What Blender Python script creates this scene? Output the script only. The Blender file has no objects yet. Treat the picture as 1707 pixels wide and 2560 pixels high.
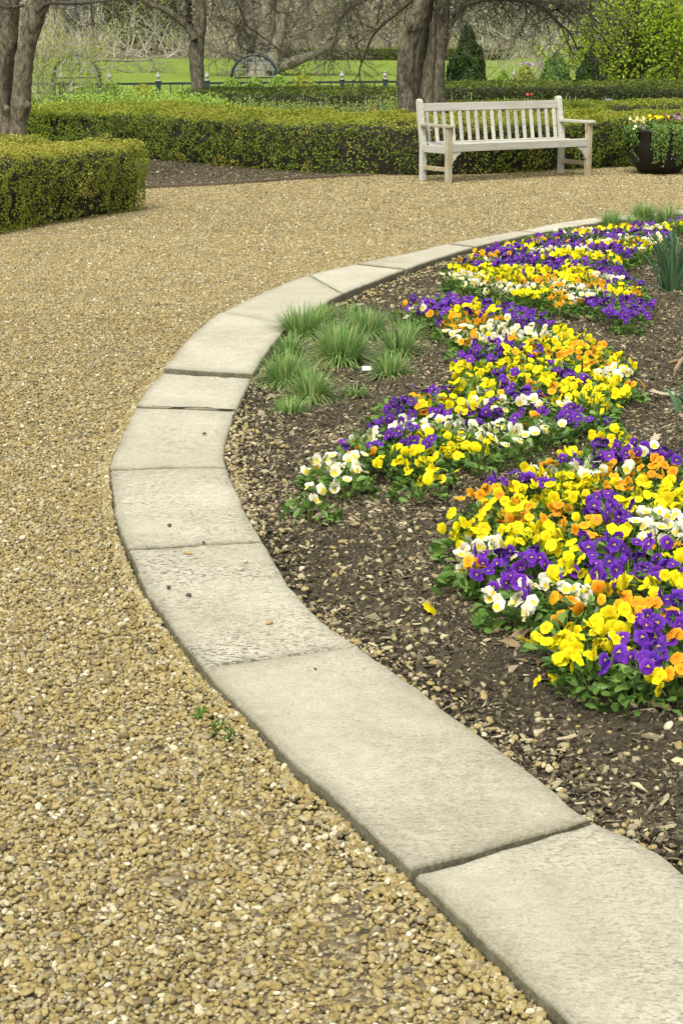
import bpy, bmesh, math, random
import numpy as np
from mathutils import Vector, Matrix
rng = np.random.default_rng(7); random.seed(7)
C = bpy.context.scene.collection
PI = math.pi

# ------------------------------------------------------------------ camera, sky, sun, exposure
F, VH, H = 4500.0, 88.0, 1.65            # focal length in photo pixels, horizon row, eye height (m)
PITCH = math.atan((1280 - VH) / F)
cam = bpy.data.cameras.new('camera'); camo = bpy.data.objects.new('camera', cam); C.objects.link(camo)
cam.sensor_fit = 'VERTICAL'; cam.sensor_height = 36.0; cam.sensor_width = 24.0; cam.lens = 36.0 * F / 2560
cam.clip_start = 0.05; cam.clip_end = 2000
cam.dof.use_dof = True; cam.dof.focus_distance = 6.5; cam.dof.aperture_fstop = 32
camo.location = (0, 0, H); camo.rotation_euler = (PI/2 - PITCH, 0, 0)
sc = bpy.context.scene; sc.camera = camo
W = bpy.data.worlds.new('World'); sc.world = W; W.use_nodes = True
SUN_EL, SUN_AZ = math.radians(58), math.radians(200)     # azimuth clockwise from +Y
wn = W.node_tree; wn.nodes.clear()
sky = wn.nodes.new('ShaderNodeTexSky'); sky.sky_type = 'NISHITA'; sky.sun_disc = False
sky.sun_elevation = SUN_EL; sky.sun_rotation = SUN_AZ; sky.dust_density = 4.0; sky.air_density = 1.0; sky.ozone_density = 1.0
hs = wn.nodes.new('ShaderNodeHueSaturation'); hs.inputs['Saturation'].default_value = 0.12
wt = wn.nodes.new('ShaderNodeMix'); wt.data_type = 'RGBA'; wt.blend_type = 'MULTIPLY'; wt.inputs[0].default_value = 1.0
wt.inputs[7].default_value = (1.0, 1.0, 0.90, 1)
bg = wn.nodes.new('ShaderNodeBackground'); bg.inputs['Strength'].default_value = 0.14
wo = wn.nodes.new('ShaderNodeOutputWorld')
wn.links.new(sky.outputs[0], hs.inputs['Color']); wn.links.new(hs.outputs[0], wt.inputs[6])
wn.links.new(wt.outputs[2], bg.inputs['Color']); wn.links.new(bg.outputs[0], wo.inputs[0])
sl = bpy.data.lights.new('sun', 'SUN'); so = bpy.data.objects.new('sun', sl); C.objects.link(so)
sl.energy = 1.6; sl.angle = math.radians(25); sl.color = (1.0, 0.97, 0.84)
sdir = Vector((math.sin(SUN_AZ)*math.cos(SUN_EL), math.cos(SUN_AZ)*math.cos(SUN_EL), math.sin(SUN_EL)))
so.rotation_euler = (-sdir).to_track_quat('-Z', 'Y').to_euler(); so.location = (0, 0, 30)
vs = sc.view_settings
vs.view_transform = 'Standard'; vs.look = 'None'; vs.gamma = 1; vs.exposure = 0.74; vs.use_curve_mapping = False
sc.cycles.max_bounces = 6; sc.cycles.transparent_max_bounces = 4
sc.cycles.diffuse_bounces = 3; sc.cycles.glossy_bounces = 2

# ------------------------------------------------------------------ helpers: photo pixel -> place
cp, sp = math.cos(PITCH), math.sin(PITCH)
def ray(u, v):
    x = (u - 853.5) / F; y = -(v - 1280) / F
    return np.array([x, cp + sp*y, -sp + cp*y])
def G(u, v, z=0.0):                       # ground point seen at photo pixel u, v (plane z)
    d = ray(u, v); t = (z - H) / d[2]; return np.array([d[0]*t, d[1]*t, z])
def P(u, v, D):                           # point at distance D in front of the camera
    d = ray(u, v); t = D / d[1]; return np.array([d[0]*t, D, H + d[2]*t])
def terr(D):                              # ground height with distance: level garden, dip at the fence, rising lawn
    return np.interp(D, [0, 42, 58, 66, 132, 230, 900], [0, 0, -1.0, -1.0, 0.06, 0.5, 1.0])
def px(n, D): return n * D * 1.01 / F     # size of n photo pixels at distance D

# value noise, vectorised
_perm = rng.random(4096)
def vnoise(p, s=1.0):
    p = np.asarray(p, float) * s; i = np.floor(p).astype(np.int64); f = p - i; f = f*f*(3-2*f)
    def h(a, b, c): return _perm[(a*73 + b*1259 + c*3571) & 4095]
    x, y, z = i[:, 0], i[:, 1], i[:, 2]; r = 0
    for dx in (0, 1):
        for dy in (0, 1):
            for dz in (0, 1):
                w = (f[:, 0] if dx else 1-f[:, 0]) * (f[:, 1] if dy else 1-f[:, 1]) * (f[:, 2] if dz else 1-f[:, 2])
                r = r + w*h(x+dx, y+dy, z+dz)
    return r
def unit(a): return a / np.maximum(np.linalg.norm(a, axis=-1, keepdims=True), 1e-9)

# ------------------------------------------------------------------ helpers: objects
def tag(o, label=None, cat=None, group=None, kind=None):
    if label: o['label'] = label
    if cat: o['category'] = cat
    if group: o['group'] = group
    if kind: o['kind'] = kind
    return o
def thing(name, loc, label, cat, group=None, rz=0):
    o = bpy.data.objects.new(name, None); C.objects.link(o); o.location = [float(a) for a in loc]
    o.rotation_euler = (0, 0, rz); o.empty_display_size = .1
    return tag(o, label, cat, group)
def link(name, me, parent=None, loc=None):
    o = bpy.data.objects.new(name, me); C.objects.link(o)
    if parent is not None: o.parent = parent
    if loc is not None: o.location = [float(a) for a in loc]
    return o
def np_mesh(name, V, Fc, mats, attrs=None, smooth=False, midx=None):
    """V (n,3), Fc (m,k) uniform faces"""
    me = bpy.data.meshes.new(name); V = np.asarray(V, np.float32); Fc = np.asarray(Fc, np.int32)
    m, k = Fc.shape
    me.vertices.add(len(V)); me.vertices.foreach_set('co', V.ravel())
    me.loops.add(m*k); me.loops.foreach_set('vertex_index', Fc.ravel())
    me.polygons.add(m); me.polygons.foreach_set('loop_start', np.arange(0, m*k, k, dtype=np.int32))
    me.polygons.foreach_set('loop_total', np.full(m, k, np.int32))
    if midx is not None: me.polygons.foreach_set('material_index', np.asarray(midx, np.int32))
    me.polygons.foreach_set('use_smooth', np.full(m, smooth, bool))
    for kname, a in (attrs or {}).items():
        at = me.attributes.new(kname, 'FLOAT', 'POINT'); at.data.foreach_set('value', np.asarray(a, np.float32))
    for mt in (mats if isinstance(mats, (list, tuple)) else [mats]): me.materials.append(mt)
    me.update(calc_edges=True); me.validate()
    return me
class MB:                                 # collects quads (triangles repeat their last vertex) and builds one mesh
    def __init__(s): s.V = []; s.F = []; s.A = []; s.M = []; s.n = 0
    def add(s, V, Fc, a=0.5, m=0):
        V = np.asarray(V, float); Fc = np.asarray(Fc, int)
        s.V.append(V); s.F.append(Fc + s.n); s.n += len(V)
        s.A.append(np.broadcast_to(np.asarray(a, float), (len(V),))); s.M.append(np.full(len(Fc), m))
    def tube(s, pts, rad, n=6, a=0.5, m=0, cap=True, jit=0.0):
        pts = np.asarray(pts, float); k = len(pts); rad = np.broadcast_to(np.asarray(rad, float), (k,))
        t = unit(np.gradient(pts, axis=0)); ref = np.array([0, 0, 1.]) if abs(t[0][2]) < .9 else np.array([1., 0, 0])
        x = unit(np.cross(t, ref)); y = np.cross(t, x)
        an = np.arange(n)*2*PI/n
        R = rad[:, None] * (1 + (jit*(rng.random((k, n))-.5) if jit else 0))
        V = pts[:, None, :] + R[..., None]*(np.cos(an)[None, :, None]*x[:, None, :] + np.sin(an)[None, :, None]*y[:, None, :])
        i = np.arange(k-1)[:, None]*n; j = np.arange(n)[None, :]; j2 = (j+1) % n
        Fq = np.stack([i+j, i+j2, i+n+j2, i+n+j], -1).reshape(-1, 4)
        V = V.reshape(-1, 3)
        if cap:
            V = np.vstack([V, pts[:1], pts[-1:]]); b = k*n
            jj = np.arange(n); j3 = (jj+1) % n
            Fq = np.vstack([Fq, np.stack([np.full(n, b), j3, jj, jj], -1), np.stack([np.full(n, b+1), (k-1)*n+jj, (k-1)*n+j3, (k-1)*n+j3], -1)])
        s.add(V, Fq, a, m)
    def box(s, c, size, R=None, a=0.5, m=0, bev=0.0):
        b = np.array([[x, y, z] for x in (-.5, .5) for y in (-.5, .5) for z in (-.5, .5)]) * np.asarray(size)
        if R is not None: b = b @ np.asarray(R).T
        s.add(b + np.asarray(c), [[0, 1, 3, 2], [4, 6, 7, 5], [0, 4, 5, 1], [2, 3, 7, 6], [0, 2, 6, 4], [1, 5, 7, 3]], a, m)
    def leaves(s, c, n, t, L, Wd, a, fold=.25, m=0):
        n = unit(n); t = unit(t - (t*n).sum(1, keepdims=True)*n); b = np.cross(n, t)
        L = np.broadcast_to(L, (len(c),))[:, None]; Wd = np.broadcast_to(Wd, (len(c),))[:, None]
        V = np.stack([c - t*L*.5, c + b*Wd*.5 + n*Wd*fold - t*L*.05, c + t*L*.5, c - b*Wd*.5 + n*Wd*fold - t*L*.05], 1).reshape(-1, 3)
        s.add(V, np.arange(len(V)).reshape(-1, 4), np.repeat(np.broadcast_to(a, (len(c),)), 4), m)
    def mesh(s, name, mats, smooth=False):
        V = np.vstack(s.V); Fc = np.vstack(s.F); A = np.concatenate(s.A); M = np.concatenate(s.M)
        tri = Fc[:, 2] == Fc[:, 3]
        if not tri.any(): return np_mesh(name, V, Fc, mats, {'v': A}, smooth, M)
        me = bpy.data.meshes.new(name)
        ls = np.where(tri, 3, 4); loops = np.concatenate([f[:3] if q else f for f, q in zip(Fc, tri)]) if len(Fc) < 4000 else Fc.ravel()[~(np.arange(4)[None, :] == 3).repeat(len(Fc), 0).ravel() | ~np.repeat(tri, 4)]
        me.vertices.add(len(V)); me.vertices.foreach_set('co', V.astype(np.float32).ravel())
        me.loops.add(len(loops)); me.loops.foreach_set('vertex_index', loops.astype(np.int32))
        me.polygons.add(len(Fc)); me.polygons.foreach_set('loop_start', np.concatenate([[0], np.cumsum(ls)[:-1]]).astype(np.int32))
        me.polygons.foreach_set('loop_total', ls.astype(np.int32)); me.polygons.foreach_set('material_index', M.astype(np.int32))
        me.polygons.foreach_set('use_smooth', np.full(len(Fc), smooth, bool))
        at = me.attributes.new('v', 'FLOAT', 'POINT'); at.data.foreach_set('value', A.astype(np.float32))
        for mt in (mats if isinstance(mats, (list, tuple)) else [mats]): me.materials.append(mt)
        me.update(calc_edges=True); me.validate()
        return me
    def build(s, name, mats, parent=None, smooth=False, loc=None):
        return link(name, s.mesh(name, mats, smooth), parent, loc)
def bevel(o, w=.004, seg=2):
    b = o.modifiers.new('bevel', 'BEVEL'); b.width = w; b.segments = seg; b.limit_method = 'ANGLE'; b.angle_limit = .6
    return o
def catmull(p, n=10):
    p = np.asarray(p, float); q = np.vstack([2*p[0]-p[1], p, 2*p[-1]-p[-2]]); out = []
    t = np.linspace(0, 1, n, endpoint=False)[:, None]
    for i in range(1, len(q)-2):
        a, b, c, d = q[i-1], q[i], q[i+1], q[i+2]
        out.append(.5*(2*b + (c-a)*t + (2*a-5*b+4*c-d)*t*t + (3*b-a-3*c+d)*t**3))
    return np.vstack(out + [p[-1:]])
def resample(p, n):
    d = np.concatenate([[0], np.cumsum(np.linalg.norm(np.diff(p, axis=0), axis=1))]); s = np.linspace(0, d[-1], n)
    return np.stack([np.interp(s, d, p[:, k]) for k in range(p.shape[1])], 1)
def inpoly(x, y, poly):
    r = np.zeros(len(x), bool); j = len(poly)-1
    for i in range(len(poly)):
        xi, yi = poly[i][:2]; xj, yj = poly[j][:2]
        if yi != yj: r ^= ((yi > y) != (yj > y)) & (x < (xj-xi)*(y-yi)/(yj-yi) + xi)
        j = i
    return r

# ------------------------------------------------------------------ materials
def mat(name):
    m = bpy.data.materials.new(name); m.use_nodes = True; nt = m.node_tree
    return m, nt, nt.nodes['Principled BSDF'], nt.nodes['Material Output']
def ramp(nt, stops, src=None, interp='LINEAR'):
    r = nt.nodes.new('ShaderNodeValToRGB'); r.color_ramp.interpolation = interp; e = r.color_ramp.elements
    while len(e) < len(stops): e.new(.5)
    for k, (p, c) in enumerate(stops): e[k].position = p; e[k].color = (*c, 1) if len(c) == 3 else c
    if src is not None: nt.links.new(src, r.inputs[0])
    return r
def attr(nt, name='v', typ='GEOMETRY'):
    a = nt.nodes.new('ShaderNodeAttribute'); a.attribute_name = name; a.attribute_type = typ; return a
def noise(nt, scale, detail=4, rough=.6, vec=None, dist=0):
    n = nt.nodes.new('ShaderNodeTexNoise'); n.inputs['Scale'].default_value = scale; n.inputs['Detail'].default_value = detail
    n.inputs['Roughness'].default_value = rough; n.inputs['Distortion'].default_value = dist
    if vec is not None: nt.links.new(vec, n.inputs['Vector'])
    return n
def coords(nt, scale=(1, 1, 1), kind='Object', rot=(0, 0, 0)):
    t = nt.nodes.new('ShaderNodeTexCoord'); mp = nt.nodes.new('ShaderNodeMapping'); mp.inputs['Scale'].default_value = scale
    mp.inputs['Rotation'].default_value = rot
    nt.links.new(t.outputs[kind], mp.inputs[0]); return mp.outputs[0]
def mix(nt, a, b, fac, mode='MIX'):
    m = nt.nodes.new('ShaderNodeMix'); m.data_type = 'RGBA'; m.blend_type = mode
    for sock, val in ((0, fac), (6, a), (7, b)):
        if hasattr(val, 'links'): nt.links.new(val, m.inputs[sock])
        elif sock == 0: m.inputs[0].default_value = val
        else: m.inputs[sock].default_value = (*val, 1)
    return m.outputs[2]
def bump(nt, bs, h, dist=.01, strength=1):
    b = nt.nodes.new('ShaderNodeBump'); b.inputs['Distance'].default_value = dist; b.inputs['Strength'].default_value = strength
    nt.links.new(h, b.inputs['Height']); nt.links.new(b.outputs[0], bs.inputs['Normal'])
def leafmat(name, stops, transl=.3, rough=.45, typ='GEOMETRY', spec=.3):
    m, nt, bs, out = mat(name); r = ramp(nt, stops, attr(nt, 'v', typ).outputs['Fac'])
    nt.links.new(r.outputs[0], bs.inputs['Base Color']); bs.inputs['Roughness'].default_value = rough
    bs.inputs['Specular IOR Level'].default_value = spec
    if transl:
        tb = nt.nodes.new('ShaderNodeBsdfTranslucent'); nt.links.new(r.outputs[0], tb.inputs[0])
        mx = nt.nodes.new('ShaderNodeMixShader'); mx.inputs[0].default_value = transl
        nt.links.new(bs.outputs[0], mx.inputs[1]); nt.links.new(tb.outputs[0], mx.inputs[2]); nt.links.new(mx.outputs[0], out.inputs[0])
    return m
M = {}
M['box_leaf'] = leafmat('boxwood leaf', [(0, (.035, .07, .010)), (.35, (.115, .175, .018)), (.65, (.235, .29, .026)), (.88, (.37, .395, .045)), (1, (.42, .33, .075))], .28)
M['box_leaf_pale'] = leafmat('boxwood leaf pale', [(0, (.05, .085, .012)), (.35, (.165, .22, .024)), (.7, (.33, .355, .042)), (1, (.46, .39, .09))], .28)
M['yew_leaf'] = leafmat('yew needle', [(0, (.018, .035, .008)), (.5, (.06, .10, .014)), (1, (.20, .235, .03))], .2)
M['arbor_leaf'] = leafmat('arborvitae spray', [(0, (.012, .03, .008)), (.6, (.03, .065, .012)), (1, (.10, .16, .02))], .2)
M['fresh_leaf'] = leafmat('fresh shoot leaf', [(0, (.11, .20, .02)), (.5, (.24, .38, .045)), (1, (.40, .53, .12))], .35)
M['dull_shoot'] = leafmat('dull shoot leaf', [(0, (.08, .12, .03)), (.6, (.18, .26, .06)), (1, (.26, .21, .10))], .3)
M['lime_leaf'] = leafmat('young lime leaf', [(0, (.18, .30, .014)), (.5, (.36, .50, .025)), (1, (.52, .64, .06))], .4)
M['shrub_leaf'] = leafmat('young shrub leaf', [(0, (.15, .19, .025)), (.5, (.32, .36, .045)), (1, (.50, .50, .12))], .35)
M['pansy_leaf'] = leafmat('pansy leaf', [(0, (.04, .095, .018)), (.5, (.11, .21, .04)), (1, (.22, .34, .07))], .25, .4)
M['fescue'] = leafmat('fescue blade', [(0, (.05, .12, .04)), (.3, (.12, .25, .075)), (.6, (.22, .39, .11)), (.8, (.38, .48, .15)), (1, (.50, .45, .23))], .25)
M['daffodil'] = leafmat('daffodil blade', [(0, (.04, .10, .05)), (1, (.12, .21, .10))], .25, .35)
M['vine_leaf'] = leafmat('trailing leaf', [(0, (.05, .11, .02)), (.5, (.14, .24, .04)), (1, (.33, .42, .12))], .3)
M['dry_leaf'] = leafmat('dry leaf', [(0, (.16, .10, .055)), (.5, (.30, .21, .12)), (1, (.52, .44, .32))], .15, .7)
M['brush'] = leafmat('dry brush', [(0, (.19, .175, .13)), (.5, (.40, .375, .29)), (.85, (.56, .53, .43)), (1, (.42, .46, .18))], 0, .9)

def barkmat(name, a, b, c, sc_=1.0):
    m, nt, bs, out = mat(name); v = coords(nt, (sc_*17, sc_*17, sc_*9))
    n1 = noise(nt, 1.0, 9, .74, v, .35); n2 = noise(nt, .35, 3, .5, v)
    r = ramp(nt, [(.36, a), (.5, b), (.66, c)], n1.outputs['Fac'])
    g = mix(nt, r.outputs[0], (.10, .105, .06), ramp(nt, [(.5, (0, 0, 0)), (.75, (.6, .6, .6))], n2.outputs['Fac']).outputs[0])
    nt.links.new(g, bs.inputs['Base Color']); bs.inputs['Roughness'].default_value = .9; bs.inputs['Specular IOR Level'].default_value = .15
    bump(nt, bs, n1.outputs['Fac'], .05, 1.0); return m
M['bark'] = barkmat('grey brown bark', (.05, .042, .03), (.175, .15, .108), (.34, .305, .235))
M['bark_dark'] = barkmat('dark limb bark', (.03, .025, .02), (.095, .078, .058), (.19, .165, .125), 2)
M['bark_far'] = barkmat('woodland bark', (.12, .105, .08), (.26, .23, .185), (.42, .385, .315), .5)

def simple(name, col, rough=.6, nscale=None, col2=None, bdist=0, metal=0, spec=.4, vec=(1, 1, 1)):
    m, nt, bs, out = mat(name); bs.inputs['Roughness'].default_value = rough; bs.inputs['Metallic'].default_value = metal
    bs.inputs['Specular IOR Level'].default_value = spec; bs.inputs['Base Color'].default_value = (*col, 1)
    if nscale:
        n = noise(nt, nscale, 6, .65, coords(nt, vec))
        r = ramp(nt, [(.35, col), (.68, col2 or col)], n.outputs['Fac']); nt.links.new(r.outputs[0], bs.inputs['Base Color'])
        if bdist: bump(nt, bs, n.outputs['Fac'], bdist)
    return m
M['iron'] = simple('dark painted iron', (.012, .02, .03), .45, 8, (.03, .045, .06))
M['iron_pale'] = simple('weathered iron', (.22, .24, .30), .45, 6, (.50, .51, .56))
M['urn'] = simple('grey stone urn', (.27, .265, .26), .8, 12, (.46, .45, .435))
M['bowl'] = simple('dark bronze bowl', (.010, .008, .007), .42, 9, (.022, .018, .015), 0, 0, .3)
M['timber'] = simple('weathered brown timber', (.09, .06, .04), .85, 30, (.19, .14, .10), .003, vec=(.15, 1, 1))
M['soil_dark'] = simple('potting soil', (.02, .015, .01), .95, 40, (.05, .04, .03), .02)
M['core'] = simple('hedge twig mass', (.018, .016, .008), .95, 25, (.045, .04, .02), .03)
M['tag'] = simple('white plant tag', (.75, .77, .8), .4)
M['sign'] = simple('blue plant label', (.05, .06, .14), .4, 60, (.2, .22, .35))

# weathered teak
m, nt, bs, out = mat('weathered teak'); oi = nt.nodes.new('ShaderNodeObjectInfo')
v = coords(nt, (3, 60, 60)); n1 = noise(nt, 1.0, 6, .6, v); n2 = noise(nt, 3.0, 3, .5, coords(nt))
n3 = noise(nt, 7, 2, .5, coords(nt, (1, 1, 1)))
r = ramp(nt, [(.3, (.38, .365, .33)), (.55, (.52, .505, .465)), (.75, (.60, .59, .555))], n1.outputs['Fac'])
r2 = ramp(nt, [(0, (.74, .74, .73)), (1, (1.05, 1.04, 1.02))], oi.outputs['Random'])
c1 = mix(nt, r.outputs[0], r2.outputs[0], 1.0, 'MULTIPLY')
c2 = mix(nt, c1, (.30, .22, .11), ramp(nt, [(.55, (0, 0, 0)), (.8, (.5, .5, .5))], n2.outputs['Fac']).outputs[0])
nt.links.new(c2, bs.inputs['Base Color']); bs.inputs['Roughness'].default_value = .75; bump(nt, bs, n1.outputs['Fac'], .002)
M['teak'] = m
m, nt, bs, out = mat('stained teak'); v = coords(nt, (40, 40, 4)); n1 = noise(nt, 1.0, 6, .6, v); n2 = noise(nt, 5, 3, .5, coords(nt))
r = ramp(nt, [(.3, (.25, .21, .14)), (.55, (.40, .36, .28)), (.75, (.50, .47, .40))], n1.outputs['Fac'])
c2 = mix(nt, r.outputs[0], (.34, .24, .10), ramp(nt, [(.45, (0, 0, 0)), (.7, (.8, .8, .8))], n2.outputs['Fac']).outputs[0])
nt.links.new(c2, bs.inputs['Base Color']); bs.inputs['Roughness'].default_value = .8; bump(nt, bs, n1.outputs['Fac'], .002)
M['teak_leg'] = m

# limestone kerb
m, nt, bs, out = mat('limestone'); oi = nt.nodes.new('ShaderNodeObjectInfo'); ge = nt.nodes.new('ShaderNodeNewGeometry')
va = nt.nodes.new('ShaderNodeVectorMath'); va.operation = 'ADD'; t = nt.nodes.new('ShaderNodeTexCoord')
cm = nt.nodes.new('ShaderNodeCombineXYZ'); mu = nt.nodes.new('ShaderNodeMath'); mu.operation = 'MULTIPLY'; mu.inputs[1].default_value = 37
nt.links.new(oi.outputs['Random'], mu.inputs[0]); nt.links.new(mu.outputs[0], cm.inputs[2])
nt.links.new(t.outputs['Object'], va.inputs[0]); nt.links.new(cm.outputs[0], va.inputs[1])
big = noise(nt, 2.2, 4, .6, va.outputs[0]); fine = noise(nt, 130, 5, .75, va.outputs[0])
mp = nt.nodes.new('ShaderNodeMapping'); mp.inputs['Scale'].default_value = (1, 2.0, 1); mp.inputs['Rotation'].default_value = (0, 0, .25)
nt.links.new(va.outputs[0], mp.inputs[0])
pit = noise(nt, 62, 4, .66, mp.outputs[0], .4); patch = noise(nt, 3.0, 3, .6, va.outputs[0])
base = ramp(nt, [(.3, (.40, .368, .30)), (.5, (.46, .428, .36)), (.72, (.52, .49, .42))], big.outputs['Fac'])
c1 = mix(nt, base.outputs[0], (.62, .60, .53), ramp(nt, [(.5, (0, 0, 0)), (.68, (.5, .5, .5))], fine.outputs['Fac']).outputs[0])
c1 = mix(nt, c1, (.27, .25, .19), ramp(nt, [(.36, (.6, .6, .6)), (.46, (0, 0, 0))], fine.outputs['Fac']).outputs[0])
mot = noise(nt, 24, 4, .65, va.outputs[0]); c1 = mix(nt, c1, ramp(nt, [(.32, (.88, .875, .85)), (.66, (1.06, 1.06, 1.05))], mot.outputs['Fac']).outputs[0], 1.0, 'MULTIPLY')
pm = ramp(nt, [(.36, (1, 1, 1)), (.47, (0, 0, 0))], pit.outputs['Fac'])
pmul = mix(nt, pm.outputs[0], ramp(nt, [(.35, (.2, .2, .2)), (.6, (1, 1, 1))], patch.outputs['Fac']).outputs[0], 1.0, 'MULTIPLY')
stn = noise(nt, 1.3, 6, .72, va.outputs[0], .8); c1 = mix(nt, c1, (.29, .27, .20), ramp(nt, [(.54, (0, 0, 0)), (.68, (.26, .26, .26))], stn.outputs['Fac']).outputs[0])
ton = ramp(nt, [(0, (.90, .89, .87)), (.5, (1, .99, .97)), (1, (1.04, 1.04, 1.04))], oi.outputs['Random']); c1 = mix(nt, c1, ton.outputs[0], 1.0, 'MULTIPLY')
pv = attr(nt, 'pitting', 'OBJECT'); pmul = mix(nt, pmul, pv.outputs['Color'], 1.0, 'MULTIPLY')
c2 = mix(nt, c1, (.17, .155, .11), pmul)
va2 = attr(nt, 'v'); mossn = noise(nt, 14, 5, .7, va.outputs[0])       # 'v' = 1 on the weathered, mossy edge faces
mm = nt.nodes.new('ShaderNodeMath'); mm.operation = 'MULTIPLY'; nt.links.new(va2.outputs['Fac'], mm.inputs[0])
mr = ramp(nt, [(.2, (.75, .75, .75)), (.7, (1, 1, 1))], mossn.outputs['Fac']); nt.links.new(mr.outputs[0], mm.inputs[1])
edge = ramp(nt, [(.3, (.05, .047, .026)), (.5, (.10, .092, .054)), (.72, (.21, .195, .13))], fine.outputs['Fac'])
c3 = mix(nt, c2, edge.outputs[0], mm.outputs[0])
nt.links.new(c3, bs.inputs['Base Color']); bs.inputs['Roughness'].default_value = .88; bs.inputs['Specular IOR Level'].default_value = .25
hh = nt.nodes.new('ShaderNodeMath'); hh.operation = 'SUBTRACT'; nt.links.new(fine.outputs['Fac'], hh.inputs[0]); nt.links.new(pmul, hh.inputs[1])
bump(nt, bs, hh.outputs[0], .004, .8); M['stone'] = m

# gravel base, soil, lawn
m, nt, bs, out = mat('gravel bed'); v = coords(nt)
vo = nt.nodes.new('ShaderNodeTexVoronoi'); vo.inputs['Scale'].default_value = 62; nt.links.new(v, vo.inputs['Vector'])
wn_ = nt.nodes.new('ShaderNodeTexWhiteNoise'); nt.links.new(vo.outputs['Color'], wn_.inputs['Vector'])
peb = ramp(nt, [(0, (.045, .036, .022)), (.25, (.13, .10, .05)), (.5, (.19, .15, .078)), (.8, (.25, .205, .115)), (1, (.34, .30, .2))], wn_.outputs['Value'])
n1 = noise(nt, .9, 5, .65, v); n2 = noise(nt, 9, 4, .7, v)
dirt = ramp(nt, [(.52, (0, 0, 0)), (.75, (.75, .75, .75))], n2.outputs['Fac'])
c1 = mix(nt, peb.outputs[0], (.10, .075, .045), dirt.outputs[0]); nt.links.new(c1, bs.inputs['Base Color'])
bs.inputs['Roughness'].default_value = .9
inv = nt.nodes.new('ShaderNodeMath'); inv.operation = 'MULTIPLY'; inv.inputs[1].default_value = -1; nt.links.new(vo.outputs['Distance'], inv.inputs[0])
bump(nt, bs, inv.outputs[0], .012); M['gravel_base'] = m
def pebmat(name, stops, rough=.75):
    m, nt, bs, out = mat(name); a = attr(nt, 'rnd', 'INSTANCER'); r = ramp(nt, stops, a.outputs['Fac'])
    n = noise(nt, 2.2, 4, .65, coords(nt)); r2 = ramp(nt, [(.3, (.72, .69, .62)), (.7, (1.12, 1.12, 1.1))], n.outputs['Fac'])
    c = mix(nt, r.outputs[0], r2.outputs[0], 1.0, 'MULTIPLY'); nt.links.new(c, bs.inputs['Base Color'])
    bs.inputs['Roughness'].default_value = rough; bs.inputs['Specular IOR Level'].default_value = .35
    return m
M['pebble'] = pebmat('pea gravel', [(0, (.11, .09, .06)), (.06, (.20, .16, .09)), (.2, (.25, .185, .070)), (.36, (.305, .235, .095)), (.55, (.345, .275, .135)),
                                    (.7, (.39, .325, .178)), (.82, (.26, .225, .155)), (.95, (.47, .41, .275)), (.992, (.56, .52, .41)), (1, (.70, .68, .60))])
M['chip'] = pebmat('bark mulch', [(0, (.035, .028, .018)), (.3, (.10, .080, .050)), (.55, (.18, .148, .096)), (.8, (.28, .235, .16)), (.93, (.42, .365, .26)), (1, (.52, .45, .28))], .85)
m, nt, bs, out = mat('bed soil'); v = coords(nt); n1 = noise(nt, 55, 6, .75, v); n2 = noise(nt, 4, 4, .6, v); n3 = noise(nt, 16, 4, .7, v)
r = ramp(nt, [(.3, (.026, .021, .013)), (.5, (.080, .065, .042)), (.66, (.155, .130, .09)), (.8, (.28, .24, .17))], n1.outputs['Fac'])
c1 = mix(nt, r.outputs[0], (.14, .115, .085), ramp(nt, [(.5, (0, 0, 0)), (.72, (.45, .45, .45))], n2.outputs['Fac']).outputs[0])
nt.links.new(c1, bs.inputs['Base Color']); bs.inputs['Roughness'].default_value = .95; bs.inputs['Specular IOR Level'].default_value = .15
ad = nt.nodes.new('ShaderNodeMath'); ad.operation = 'ADD'; nt.links.new(n1.outputs['Fac'], ad.inputs[0]); nt.links.new(n3.outputs['Fac'], ad.inputs[1])
bump(nt, bs, ad.outputs[0], .02); M['soil'] = m
m, nt, bs, out = mat('mown lawn'); v = coords(nt); n1 = noise(nt, .22, 6, .7, coords(nt, (1, 1.6, 1))); n2 = noise(nt, 14, 5, .75, coords(nt, (1, .35, 1)))
r = ramp(nt, [(.25, (.13, .20, .027)), (.5, (.17, .245, .037)), (.75, (.22, .29, .058))], n1.outputs['Fac'])
r2 = ramp(nt, [(.3, (.72, .74, .7)), (.7, (1.2, 1.15, 1.1))], n2.outputs['Fac'])
nt.links.new(mix(nt, r.outputs[0], r2.outputs[0], 1.0, 'MULTIPLY'), bs.inputs['Base Color']); bs.inputs['Roughness'].default_value = .9
bs.inputs['Specular IOR Level'].default_value = .15; bump(nt, bs, n2.outputs['Fac'], .05); M['lawn'] = m
m, nt, bs, out = mat('woodland floor'); v = coords(nt); n1 = noise(nt, .5, 6, .7, v)
r = ramp(nt, [(.3, (.05, .04, .025)), (.5, (.10, .08, .05)), (.7, (.10, .12, .04))], n1.outputs['Fac'])
nt.links.new(r.outputs[0], bs.inputs['Base Color']); bs.inputs['Roughness'].default_value = 1; M['wood_floor'] = m

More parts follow.
